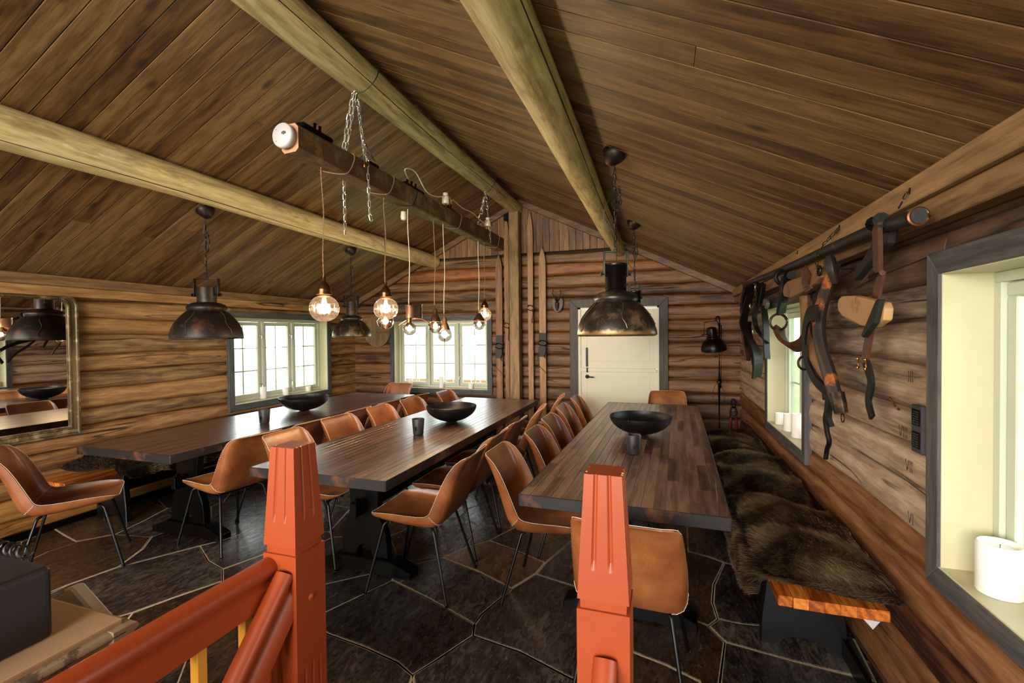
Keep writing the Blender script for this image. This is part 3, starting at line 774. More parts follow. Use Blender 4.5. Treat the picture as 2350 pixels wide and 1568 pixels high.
# ---- outside, seen through the panes
m_grass = plain('meadow_grass', (.34, .48, .20), .9, 0, .3, .6)
m = M().bb(-40, 30, -30, 45, -.7, -.6); g = m.build('ground_outside', m_grass); prop(g, 'green meadow outside the windows', None, None, 'structure')
m_siding = plain('white_siding', lin((235, 235, 230)), .7)
m_greyroof = plain('grey_roof', lin((150, 152, 154)), .7)
h = thing('farm_house', 'pale farm house seen through the gable wall window', 'building', (-9, 17, -.6))
m = M().bb(-16, -3, 16.5, 22, -.6, 2.2); m.build('wall', m_siding, h)
for k in range(10): pass
m = M(); m.prism([(16.2, 2.1), (22.3, 2.1), (19.2, 4.4)], -16.4, -2.6, lambda a, b, h_: (h_, a, b)); m.build('roof', m_greyroof, h)
m = M().bb(-7.0, -6.6, 16.44, 16.5, 1.1, 1.55); m.build('window', m_greyroof, h)
m_fencew = plain('pale_fence_boards', lin((190, 184, 166)), .8)
f_ = thing('timber_fence', 'low board fence with pale posts outside the gable wall window', 'fence', (-7, 13, -.6))
for k in range(30):
    m = M().bb(-11+k*.3, -11+k*.3+.26, 13, 13.03, -.6, .10); m.build('board', m_harw, f_)
h = thing('grey_shed', 'grey shed with pitched roof seen through the window beside the mirror', 'building', (-10, 7, -.6))
m = M(); m.prism([(6.5, -.6), (10.5, -.6), (10.5, .75), (8.5, 1.5), (6.5, .75)], -13, -11, lambda a, b, h_: (h_, a, b)); m.build('wall', m_greyroof, h)

# ================================================================== TABLES
def make_table(name, label, cx, cy, rz, m_stave=m_stave):
    W_, L_, H_, T_ = .897, 3.019, .75, .058
    t = thing(name, label, 'table', (cx, cy, 0), 'long dining tables', rz)
    ORG[t.name] = Vector((0, 0, 0))
    ns = 18; w = W_/ns
    me = M().box((0, 0, 0), (w-.0006, L_-.006, T_-.004)).mesh('stave', m_stave, bevel=.0012)
    for i in range(ns):
        place('stave', me, t, (-W_/2+w*(i+.5), 0, H_-T_/2+R.uniform(-.0003, .0003)))
    e = M(); e.box((0, -L_/2+.002, H_-T_/2), (W_, .008, T_-.002)); e.box((0, L_/2-.002, H_-T_/2), (W_, .008, T_-.002))
    e.box((-W_/2-.001, 0, H_-T_/2), (.006, L_, T_-.002)); e.box((W_/2+.001, 0, H_-T_/2), (.006, L_, T_-.002))
    e.build('edge_band', m_edge, t, bevel=.002)
    half = [(.125, .69), (.118, .60), (.107, .50), (.104, .43), (.112, .37), (.118, .345), (.122, .33), (.140, .30), (.156, .25), (.166, .19), (.170, .10), (.055, .10), (.052, .135), (.035, .162), (0, .172)]
    out = half + [(-a, b) for a, b in reversed(half[:-1])]
    foot = [(-.34, 0), (-.34, .045), (-.20, .10), (.20, .10), (.34, .045), (.34, 0), (.2, 0), (.17, .012), (-.17, .012), (-.2, 0)]
    for s_ in (-1, 1):
        y = s_*(L_/2-.46)
        m = M(); m.prism(out, y-.028, y+.028, lambda a, b, h: (a, h, b)); m.build('trestle', m_black, t, bevel=.004)
        m = M(); m.prism(foot, y-.055, y+.055, lambda a, b, h: (a, h, b)); m.build('foot', m_black, t, bevel=.005)
        m = M(); m.prism([(-.37, .692), (-.37, .66), (-.30, .62), (.30, .62), (.37, .66), (.37, .692)], y-.04, y+.04, lambda a, b, h: (a, h, b)); m.build('cleat', m_black, t, bevel=.004)
        m = M(); m.box((0, s_*(L_/2-.37), .43), (.022, .035, .11), Matrix.Rotation(.08, 3, 'X')); m.build('wedge', m_black, t, bevel=.003)
    m = M().bb(-.02, .02, -L_/2+.33, L_/2-.33, .38, .47); m.build('stretcher', m_black, t, bevel=.004)
    return t
make_table('dining_table', 'long dark stained table beside the mirror wall, farthest from the door', -3.4155, 3.5827, 0)
make_table('dining_table', 'long dark stained table in the middle, chairs along both sides', -1.806, 3.530, 0)
make_table('dining_table', 'long brown stained table beside the fur covered bench', -.6442+.4485*math.cos(-.0251)+1.5095*math.sin(.0251), 2.0402+1.5095*math.cos(.0251)-.4485*math.sin(.0251), -.0251, m_stave2)

# ================================================================== CHAIRS
PROF = [(.236, .462), (.226, .458), (.205, .450), (.15, .440), (.08, .432), (0, .424), (-.07, .418), (-.125, .416), (-.165, .422), (-.198, .440), (-.222, .472),
        (-.240, .520), (-.262, .585), (-.283, .65), (-.305, .71), (-.330, .765), (-.350, .800), (-.359, .812), (-.368, .818)]
HALF = [.165, .190, .205, .213, .216, .217, .217, .216, .215, .214, .213, .212, .210, .207, .202, .195, .183, .168, .135]
CURL = [.004, .014, .026, .042, .052, .058, .064, .070, .076, .078, .076, .072, .066, .058, .048, .034, .016, .006, .000]
SB = 9   # row index where seat and back panel are stitched together
XS = [(0, 0, 0), (.30, .28, 0), (.55, .52, 0), (.72, .70, .01), (.82, .83, .05), (.90, .93, .22), (.955, .985, .56), (1, 1.005, 1)]   # cross-section: s, width share, rise share
NODES = [-q[0] for q in XS[:0:-1]] + [q[0] for q in XS]
def shell_pt(i, s_):
    P = PROF; a = Vector(P[max(i-1, 0)]); b = Vector(P[min(i+1, len(P)-1)]); t = (b-a).normalized()
    n = Vector((-t.y, t.x))
    if (i <= 8 and n.y < 0) or (i > 8 and n.x < 0): n = -n
    u = abs(s_); k = 0
    while k < len(XS)-2 and u > XS[k+1][0]: k += 1
    q = (u-XS[k][0])/(XS[k+1][0]-XS[k][0]); w = XS[k][1]+(XS[k+1][1]-XS[k][1])*q; r_ = XS[k][2]+(XS[k+1][2]-XS[k][2])*q
    p = Vector(P[i]) + n*CURL[i]*r_
    return Vector((p.x, HALF[i]*w*(1 if s_ >= 0 else -1), p.y)), n
def shell_out(i, s_):
    """unit normal pointing out of the shell (down / backwards / sideways)"""
    e = .03; a = shell_pt(i, max(-1, s_-e))[0]; b = shell_pt(i, min(1, s_+e))[0]
    c = shell_pt(max(0, i-1), s_)[0]; d_ = shell_pt(min(len(PROF)-1, i+1), s_)[0]
    n = (b-a).cross(d_-c).normalized(); inn = shell_pt(i, s_)[1]
    ref = Vector((-inn.x, .9*s_, -inn.y)); return n if n.dot(ref) > 0 else -n
def shell_mesh(i0, i1, name):
    V = []; F = []; th = .0048; w = len(NODES); rows = i1-i0+1; B = rows*w
    for side in (0, 1):
        for i in range(i0, i1+1):
            for s_ in NODES: V.append(shell_pt(i, s_)[0] + shell_out(i, s_)*th*side)
    n = w-1
    for i in range(rows-1):
        for j in range(n):
            a = i*w+j; F.append((a, a+1, a+w+1, a+w)); F.append((B+a, B+a+w, B+a+w+1, B+a+1))
        for j in (0, n):
            a = i*w+j; F.append((a, a+w, B+a+w, B+a))
    for j in range(n):
        a = j; F.append((a, a+1, B+a+1, B+a)); a = (rows-1)*w+j; F.append((a, a+1, B+a+1, B+a))
    me = M().add(V, F, True).mesh(name, m_leather); return me
def zigzag(path, r=.0014, amp=.0022, up=(0, 0, 1), per=2):
    P = [Vector(p) for p in path]; out = []
    for i in range(len(P)-1):
        k = max(1, int((P[i+1]-P[i]).length/.0065))
        for j in range(k): out.append(P[i].lerp(P[i+1], j/k))
    out.append(P[-1]); res = []
    for i, p in enumerate(out):
        t = (out[min(i+1, len(out)-1)]-out[max(i-1, 0)])
        d = t.cross(Vector(up)); d = d.normalized() if d.length > 1e-6 else Vector((0, 0, 0))
        res.append(p + d*amp*(1 if i % 2 else -1))
    return res
def make_chair():
    t = thing('leather_chair', 'tan leather chair', 'chair')
    place('seat', shell_mesh(0, SB, 'seat'), t); place('backrest', shell_mesh(SB, len(PROF)-1, 'backrest'), t)
    # stitched rim and seams
    st = M(); rim = []
    for s_ in (1,):
        rim = [shell_pt(i, 1)[0] for i in range(len(PROF))] + [shell_pt(len(PROF)-1, 1-2*j/8)[0] for j in range(1, 9)] + [shell_pt(i, -1)[0] for i in range(len(PROF)-2, -1, -1)] + [shell_pt(0, -1+2*j/8)[0] for j in range(1, 8)]
    up = Vector((.7, 0, .7))
    off = []
    for p in rim:
        off.append(p + Vector((.002, math.copysign(.001, p.y) if abs(p.y) > .1 else 0, .0025)))
    z = zigzag(off + [off[0]], amp=.0018, up=(.5, .1, 1))
    st.tube(z, .0013, 4, cap=False)
    seam_i = [shell_pt(SB, q)[0]-shell_out(SB, q)*.0012 for q in NODES]
    st.tube(zigzag(seam_i, amp=.0007, up=(1, 0, 1)), .0008, 4, cap=False)
    for s_ in (-1, 1):
        Q = [shell_pt(SB, s_*q)[0]+shell_out(SB, s_*q)*.0062 for q in (1, .955, .90, .82, .76)]
        st.tube(zigzag(Q, amp=.002, up=(1, 0, 1)), .0012, 4, cap=False)
    m = st.build('stitching', m_thread, t, fix=False)
    # under frame and legs
    fr = M(); fr.box((0, 0, .402), (.30, .022, .006)); fr.tube([(.13, -.15, .408), (.13, .15, .408)], .008, 8); fr.tube([(-.12, -.15, .398), (-.12, .15, .398)], .008, 8)
    fr.box((.13, 0, .420), (.04, .2, .018)); fr.box((-.10, 0, .406), (.04, .2, .014))
    fr.build('seat_frame', m_metal, t)
    for sx, sy in ((1, 1), (1, -1), (-1, 1), (-1, -1)):
        m = M()
        if sx > 0: P = [(.13, sy*.13, .410), (.15, sy*.155, .409), (.162, sy*.165, .395), (.255, sy*.222, .006)]
        else: P = [(-.12, sy*.13, .400), (-.14, sy*.15, .398), (-.152, sy*.16, .386), (-.255, sy*.222, .006)]
        m.tube(smooth_path(P[:3], 3)+[Vector(P[3])], .0085, 8)
        m.tube([Vector(P[3])-Vector((0, 0, .006)), Vector(P[3])+Vector((0, 0, .016))], .0098, 8)
        m.build('leg', m_metal, t)
    return t
G = 'tan leather shell chairs round the long tables'
proto = make_chair(); used = [False]
def chair(x, y, deg, label):
    o = proto if not used[0] else copy_tree(proto); used[0] = True
    o.location = (x, y, 0); o.rotation_euler = (0, 0, math.radians(deg)); prop(o, label, 'chair', G)
chair(-3.675, 1.955, 54, 'leather chair turned at an angle beside the mirror, near end of that table')
for i, (x, y, a, s_) in enumerate([(-3.03, 2.54, 172, 'nearest of the row on the aisle side of the mirror-side table'), (-3.02, 3.02, 178, 'second from the near end on the aisle side of the mirror-side table'),
        (-3.03, 3.60, 181, 'third from the near end on the aisle side of the mirror-side table'), (-3.03, 4.12, 178, 'fourth from the near end on the aisle side of the mirror-side table'), (-2.98, 4.69, 170, 'last before the gable window on the aisle side of the mirror-side table')]):
    chair(x, y, a, 'leather chair, '+s_)
for i, (x, y, a, s_) in enumerate([(-2.235, 2.60, 2, 'nearest, right behind the orange newel post, mirror side of the middle table'), (-2.27, 3.19, -2, 'second from the near end, mirror side of the middle table'),
        (-2.26, 3.78, 1, 'third from the near end, mirror side of the middle table'), (-2.23, 4.29, -3, 'fourth from the near end, mirror side of the middle table'), (-2.19, 5.02, 0, 'farthest, under the gable window, mirror side of the middle table')]):
    chair(x, y, a, 'leather chair, '+s_)
for i, (x, y, a, s_) in enumerate([(-1.39, 2.456, 182, 'nearest, seen sideways in front, door side of the middle table'), (-1.43, 2.98, 181, 'second from the near end, door side of the middle table'),
        (-1.44, 3.50, 180, 'third from the near end, door side of the middle table'), (-1.42, 4.13, 188, 'fourth from the near end, door side of the middle table'), (-1.40, 4.92, 188, 'farthest, by the skis, door side of the middle table')]):
    chair(x, y, a, 'leather chair, '+s_)
for i, (x, y, a, s_) in enumerate([(-.60, 2.57, 0, 'nearest, beside the corner of the table by the fur bench'), (-.54, 3.15, 0, 'second from the near end along the table by the fur bench'),
        (-.56, 3.68, 0, 'third from the near end along the table by the fur bench'), (-.575, 4.26, 0, 'fourth from the near end along the table by the fur bench'), (-.565, 4.90, 0, 'farthest, in front of the cream door, at the table by the fur bench')]):
    chair(x, y, a, 'leather chair, '+s_)
chair(-.13, 2.02, 88, 'leather chair with its back to us behind the orange post at the bench-side table')
chair(.03, 5.27, 269, 'leather chair at the far end of the bench-side table, by the dark floor lamp')
chair(-3.55, 5.34, 268, 'leather chair at the far end of the mirror-side table in the log corner')

# ================================================================== BENCHES
def bench(label, x0, x1, y0, y1, group):
    cx = (x0+x1)/2
    t = thing('bench', label, 'bench', (cx, (y0+y1)/2, 0), group)
    n = 7; w = (x1-x0)/n
    for i in range(n):
        M().bb(x0+w*i+.0004, x0+w*(i+1)-.0004, y0, y1, .405, .447).build('stave', m_bench, t, bevel=.004 if i in (0, n-1) else .0005)
    half = [(.16, .403), (.150, .36), (.160, .25), (.175, .12), (.178, 0), (.095, 0), (.085, .03), (.055, .05), (0, .055)]
    out = half+[(-a, b) for a, b in reversed(half[:-1])]
    k = 3
    for i in range(k):
        y = y0+.42+(y1-y0-.84)*i/(k-1)
        m = M(); m.prism(out, y-.022, y+.022, lambda a, b, h: (cx+a, h, b)); m.build('leg', m_blackchip if i == 0 else m_black, t, bevel=.004)
    m = M().bb(cx-.018, cx+.018, y0+.40, y1-.40, .22, .30); m.build('stretcher', m_black, t, bevel=.003)
    return t
bench('orange varnished bench with black legs along the window side wall', .428, .80, 2.05, 5.35, 'orange benches with furs')
bench('orange varnished bench with black legs along the mirror wall', -4.47, -4.10, 2.12, 5.2, 'orange benches with furs')
m = M(); m.prism([(1.995, .405), (2.115, .405), (2.05, .345)], .745, .7465, lambda a, b, h: (h, a, b)); m.prism([(.70, .405), (.775, .405), (.745, .35)], 2.06, 2.0615, lambda a, b, h: (a, h, b))
m2 = M(); m2.prism([(.715, .402), (.768, .402), (.745, .368)], 2.056, 2.0575, lambda a, b, h: (a, h, b)); own('care_label', m2, m_white, 'small white label hanging under the near end of the bench', 'label')
# furs
def fur_material():
    n = N('dark_sheepskin_fur'); n.coord(False)
    at = n.n('ShaderNodeAttribute'); at.attribute_name = 'tip'
    v = n.raw; f = n.noise(v, 7, 3, .6)
    base = n.ramp(f, [(.35, rgb(26, 17, 10)), (.65, rgb(50, 36, 20))]); tip = n.ramp(f, [(.36, rgb(82, 62, 40)), (.62, rgb(186, 156, 112))])
    n.set(Base_Color=n.mix(at.outputs['Fac'], base, tip), Roughness=.8, Specular_IOR_Level=.12); return n.m
m_fur = fur_material()
m_furbase = plain('fur_hide_base', lin((30, 22, 15)), .9, 0, .2, 20)
def fur_rug(label, y0, y1, x0, x1, top, hang, flip, count, ln, seed, wallside=0.0):
    """hide lying over a bench plank: x0 = free edge, x1 = wall edge"""
    rr = random.Random(seed)
    sx = 1 if x1 > x0 else -1; W_ = abs(x1-x0)
    t = thing('fur_rug', label, 'fur', ((x0+x1)/2, (y0+y1)/2, top), 'dark furs on the benches')
    def surf(a, b):
        # a across (0 free hanging hem .. 1 wall edge), b along
        edge = .5+.5*math.sin(b*9+seed)*.35+.2*math.sin(b*23+seed*2)
        h = hang*(.55+.6*edge)*(1-abs(2*b-1)**5)
        shrink = .10*abs(2*b-1)**3*0
        yc_ = (y0+y1)/2; yv = yc_+(y1-y0)*(b-.5)*(1-.20*(1-a)**2+.05*math.sin(a*6+seed))
        yv -= (.10*max(0, a-.5)*2*(1-b)**5 if wallside else 0)
        L = h+W_; s_ = a*L
        bulge = .024*math.sin(a*4+b*5+seed)+.020*math.sin(b*11+a*5+seed)+.055*(1-abs(2*b-1)**3)
        if s_ < h:
            z = top-h+s_; x = x0-sx*(.022+.02*math.sin(PI*s_/max(h, .01))); nx = (-sx, 0, .15)
        else:
            q = (s_-h)/W_; x = x0+sx*q*W_-sx*.012*(1-q); z = top+.024+bulge+.02*math.sin(PI*q)
            nx = (-sx*max(0, .8-q*4), 0, 1)
            if wallside and q > .93: z += wallside*(q-.93)*2
        return Vector((x, yv, z)), Vector(nx).normalized()
    m = M(); m.grid(lambda a, b: surf(a, b)[0], 22, 44)
    base = m.build('hide', m_furbase, t)
    V = []; F = []; tips = []
    o = ORG[t.name]
    for i in range(count):
        a, b = rr.random(), rr.random()
        p, n = surf(a, b)
        ph = noise.noise(Vector((p.x*5, p.y*5, seed)))*3.2
        comb = Vector((-sx*(.75+.3*math.cos(ph)), .8*math.sin(ph), -.15 if a < .3 else .0))
        d = (n*.62+comb*.75+Vector((rr.uniform(-.3, .3), rr.uniform(-.3, .3), rr.uniform(-.2, .2)))).normalized()
        if a > .97: d = (d+Vector((sx*.1, 0, .4))).normalized()
        if b < .03: d = (d+Vector((0, -.6, -.3))).normalized()
        L = ln*rr.uniform(.6, 1.2); w = rr.uniform(.0011, .0022)
        sd = d.cross(n); sd = sd.normalized() if sd.length > 1e-3 else Vector((0, 1, 0))
        sd = (sd+Vector((rr.uniform(-.5, .5), rr.uniform(-.5, .5), 0))).normalized()
        p = p-o; q = p+d*L*.55+n*.004; e = p+d*L-n*.006+comb*.006
        k = len(V); V += [p-sd*w, p+sd*w, q-sd*w*.8, q+sd*w*.8, e]; F += [(k, k+1, k+3, k+2), (k+2, k+3, k+4)]
        tv = rr.uniform(.5, 1); tips += [0, 0, .45*tv, .45*tv, tv]
    me = bpy.data.meshes.new('fur'); me.from_pydata([tuple(v) for v in V], [], F)
    at = me.attributes.new('tip', 'FLOAT', 'POINT'); at.data.foreach_set('value', tips)
    me.materials.append(m_fur); me.polygons.foreach_set('use_smooth', [True]*len(F)); me.update()
    f = place('fur', me, t); f['kind'] = 'stuff'
fur_rug('dark brown long-haired fur nearest us on the window side bench', 2.09, 3.06, .415, .815, .448, .20, 1, 50000, .052, 3, .04)
fur_rug('dark brown fur in the middle of the window side bench', 3.11, 4.07, .415, .815, .448, .18, 1, 26000, .042, 8, .04)
fur_rug('dark brown fur at the far end of the window side bench under the small window', 4.13, 5.10, .415, .815, .448, .15, 1, 16000, .042, 11, .04)
fur_rug('black-brown fur at the near end of the bench under the mirror', 2.32, 3.6, -4.085, -4.475, .448, .12, -1, 14000, .045, 21)
fur_rug('black-brown fur at the far end of the bench on the mirror wall', 3.7, 5.05, -4.085, -4.475, .448, .12, -1, 8000, .045, 23)

# ================================================================== TABLE WARE
def bowl(label, x, y, r, h=.135):
    m = M(); P = []
    for i in range(13):
        a = PI/2*i/12; P.append((max(.0, r*math.sin(a)), h*(1-math.cos(a))**.92))
    P = [(0, 0), (.045, 0)] + [p for p in P if p[0] > .055]
    inn = [(q[0]-.006, q[1]+.004) for q in reversed(P[2:])] + [(.04, .006), (0, .006)]
    m.lathe(P+[(r-.002, h+.001)]+inn, (x, y, .7505), 48)
    t = thing('iron_bowl', label, 'bowl', (x, y, .75), 'wide dark bowls on the tables')
    m.build('bowl', m_bowl, t)
    c = M(); a = -1.9; p = Vector((x+r*math.cos(a), y+r*math.sin(a), .7505+h-.012))
    c.tube(arc(p, .012, 0, PI, 8, (1, 0, 0), (0, -.6, .8)), .003, 6); c.build('ring_handle', m_metal, t)
bowl('wide dark bowl on the mirror-side table', -3.434, 3.73, .235)
bowl('wide dark bowl on the middle table', -1.738, 3.59, .216)
bowl('wide dark bowl with greenish sheen on the bench-side table', -.165, 3.505, .222)
def cup(label, x, y):
    t = thing('stoneware_cup', label, 'cup', (x, y, .75), 'dark cups on the tables')
    m = M(); m.lathe([(0, .0), (.036, 0), (.038, .004), (.0465, .115), (.045, .118), (.042, .115), (.034, .008), (0, .008)], (x, y, .7505), 28, rib=lambda a, j: .012*math.sin(3*a+j)); m.build('cup_body', m_cup, t)
    c = M(); a = -1.45
    c.lathe([(0, 0), (.007, 0), (.009, .002), (0, .003)], (x+.041*math.cos(a), y+.041*math.sin(a), .80), 12, mat=Matrix.Rotation(PI/2, 3, 'X') @ Matrix.Diagonal((1, 1.9, 1))); c.build('thumb_mark', m_black, t)
cup('small dark stoneware cup on the mirror-side table', -3.27, 3.09); cup('small dark stoneware cup on the middle table', -1.752, 3.05); cup('small dark stoneware cup on the bench-side table', -.181, 2.93)
def candle(label, x, y, z, r, h, grp):
    m = M(); m.lathe([(0, 0), (r-.002, 0), (r, .003), (r, h-.006), (r-.005, h), (r-.012, h-.004), (r-.016, h-.012), (0, h-.014)], (x, y, z), 32)
    t = thing('pillar_candle', label, 'candle', (x, y, z), grp); m.build('wax', m_wax, t)
    M().tube([(x, y, z+h-.016), (x+.001, y, z+h-.004)], .0012, 6).build('wick', m_cordk, t)
zs = .737
for (x, y, h, l) in ((-4.655, 4.385, .145, 'tallest white candle on the sill of the window by the mirror'), (-4.655, 4.735, .095, 'middle white candle on the sill of the window by the mirror'), (-4.655, 5.135, .068, 'short white candle on the sill of the window by the mirror')):
    candle(l, x, y, zs, .036, h, 'white candles on the sills')
for (x, h, l) in ((-3.628, .13, 'white candle at the log-corner end of the gable window sill'), (-3.11, .16, 'tall white candle in the middle of the gable window sill'), (-2.645, .075, 'short white candle at the ski end of the gable window sill')):
    candle(l, x, YB+.075, .717, .035, h, 'white candles on the sills')
for (y, h, l) in ((4.27, .09, 'short white candle farthest along the small window sill behind the harness'), (3.99, .13, 'medium white candle between the others on the small window sill'), (3.76, .17, 'tall white candle on the near side of the small window sill')):
    candle(l, XR+.07, y, .737, .045, h, 'white candles on the sills')
candle('large white pillar candle with hollow top on the sill of the near window', XR+.072, 1.685, .737, .052, .145, 'white candles on the sills')

# ================================================================== NEWEL POSTS, RAILS
def newel(label, x0, x1, y0, y1, buttons, lowflutes):
    cx, cy = (x0+x1)/2, (y0+y1)/2; w = (x1-x0)/2
    t = thing('newel_post', label, 'post', (cx, cy, 0), 'orange newel posts')
    zt, zg, gap = 1.181, .905, .022
    def fluted(z0, z1, w0, w1, flutes, za, zb, name):
        # square tube with rounded flutes cut into each face
        K = 40; prof = []
        lv = [z0] + [za+(zb-za)*i/10 for i in range(11)] + [z1]
        lv = sorted(set(round(v, 4) for v in lv))
        V = []; F = []; per = 4*K
        for z in lv:
            q = (z-z0)/(z1-z0); ww = w0+(w1-w0)*q
            for f in range(4):
                for k in range(K):
                    a = -1+2*k/K; dep = 0
                    if za-1e-6 <= z <= zb+1e-6:
                        for c_ in flutes:
                            d_ = abs(a-c_)/.085
                            if d_ < 1: dep = max(dep, .0042*math.sqrt(1-d_*d_))
                        lo = min(1, max(0, (z-za)/.02)) if za > z0+.001 else 1
                        hi = min(1, max(0, (zb-z)/.02)) if zb < z1-.001 else 1
                        dep *= min(lo, hi)
                    p = Vector((a*ww, -(ww-dep), 0)); p.rotate(Matrix.Rotation(f*PI/2, 3, 'Z')); V.append((cx+p.x, cy+p.y, z))
        n = len(lv)
        for i in range(n-1):
            for k in range(per): F.append((i*per+k, i*per+(k+1) % per, (i+1)*per+(k+1) % per, (i+1)*per+k))
        F.append(tuple(range(per))[::-1]); F.append(tuple((n-1)*per+k for k in range(per)))
        m = M(); m.add(V, F, False); return m.build(name, m_orange, t, bevel=0)
    fluted(zg, zt, w-.001, w-.016, (-.38, .33), zg+.065, zt, 'post_cap')
    m = M().bb(x0+.007, x1-.007, y0+.007, y1-.007, zg-gap-.002, zg+.002); m.build('neck_groove', m_orange, t)
    fluted(0.0, zg-gap, w, w, (-.5, 0, .5), .25, .56, 'post_block')
    for z in (.745,):
        if buttons:
            m = M(); m.lathe([(.0, .006), (.006, .0055), (.010, .003), (.012, 0)], (x1, cy, z), 18, mat=Matrix.Rotation(PI/2, 3, 'Y')); m.build('plug', m_orange, t)
    # chipped edges
    m = M()
    for (px, py) in ((x1-.017, y0+.03), (x1-.017, y0+.045), (x0+.019, y0+.035)):
        m.box((px, py, zt), (.004, .004, .002))
    m.build('paint_chip', m_chip, t)
    return t
newel('orange newel post with fluted cap, in front of the middle table, both rails joined', -1.083, -.968, 1.01, 1.125, True, True)
newel('orange newel post with fluted cap standing in front of the bench-side table end', -.187, -.072, 1.01, 1.125, False, False)
def rail_profile(r=.030):
    P = []
    for i in range(13):
        a = PI*i/12; P.append((r*math.cos(a), r*math.sin(a)*.9))
    P += [(-r, -.008), (-r*.62, -.02), (-r*.55, -.032), (-r*.95, -.042), (-r*1.0, -.085), (r*1.0, -.085), (r*.95, -.042), (r*.55, -.032), (r*.62, -.02), (r, -.008)]
    return P
def rail(name, label, x, ya, za, yb, zb, grp, r=.030):
    t = thing(name, label, 'handrail', (x, ya, za), grp)
    d = Vector((0, yb-ya, zb-za)); L = d.length; d.normalize(); upv = Vector((1, 0, 0)).cross(d); upv = -upv if upv.z < 0 else upv
    m = M(); m.prism(rail_profile(r), 0, L, lambda a, b, h: (x+a+d.x*h+upv.x*b, ya+d.y*h+upv.y*b, za+d.z*h+upv.z*b), smooth=True)
    for k in range(2): m.sm[k] = False
    o = m.build('rail', m_orange, t); return t
g_ = rail('guard_rail', 'level orange guard rail running towards us from the left newel post', -1.062, 1.009, .845, -.6, .845, 'orange handrails')
for k in range(9):
    y = .93-k*.13
    M().bb(-1.075, -1.05, y-.013, y+.013, .12, .762).build('baluster', m_yellow, g_, bevel=.002)
M().bb(-1.085, -1.04, -.6, 1.01, .06, .12).build('bottom_rail', m_orange, g_, bevel=.004)
rail('stair_handrail', 'orange stair handrail dropping steeply beside the guard rail', -1.005, 1.009, .833, .35, .10, 'orange handrails', .026)
rail('stair_handrail', 'orange stair handrail dropping towards us from the post by the bench-side table', -.125, 1.009, .78, .35, .05, 'orange handrails', .026)

# ================================================================== CHAIN LINKS
def link_mesh(L, W_, r, mat, name='link'):
    P = []; h = (L-W_)/2; q = W_/2-r
    for i in range(9): a = PI*i/8; P.append((q*math.cos(a), 0, h+q*math.sin(a)))
    for i in range(9): a = PI+PI*i/8; P.append((q*math.cos(a), 0, -h+q*math.sin(a)))
    return M().tube(P, r, 6, closed=True).mesh(name, mat, fix=False)
LINKS = {}
def chain(path, L, W_, r, mat, parent, org):
    key = (L, W_, r, mat.name)
    if key not in LINKS: LINKS[key] = link_mesh(L, W_, r, mat)
    P = [Vector(p) for p in path]; pitch = L-2*r*1.05; i = 0; pos = P[0].copy(); rem = 0; pts = []
    tot = sum((P[k+1]-P[k]).length for k in range(len(P)-1)); n = max(1, int(tot/pitch))
    def at_len(s_):
        for k in range(len(P)-1):
            l = (P[k+1]-P[k]).length
            if s_ <= l or k == len(P)-2: return P[k].lerp(P[k+1], min(1, s_/max(l, 1e-6))), (P[k+1]-P[k]).normalized()
            s_ -= l
    for k in range(n):
        p, d = at_len((k+.5)*tot/n)
        q = d.to_track_quat('Z', 'X').to_matrix() @ Matrix.Rotation((k % 2)*PI/2+R.uniform(-.25, .25)+.4, 3, 'Z')
        o = place('link', LINKS[key], parent); m4 = q.to_4x4(); m4.translation = p-org; o.matrix_local = m4

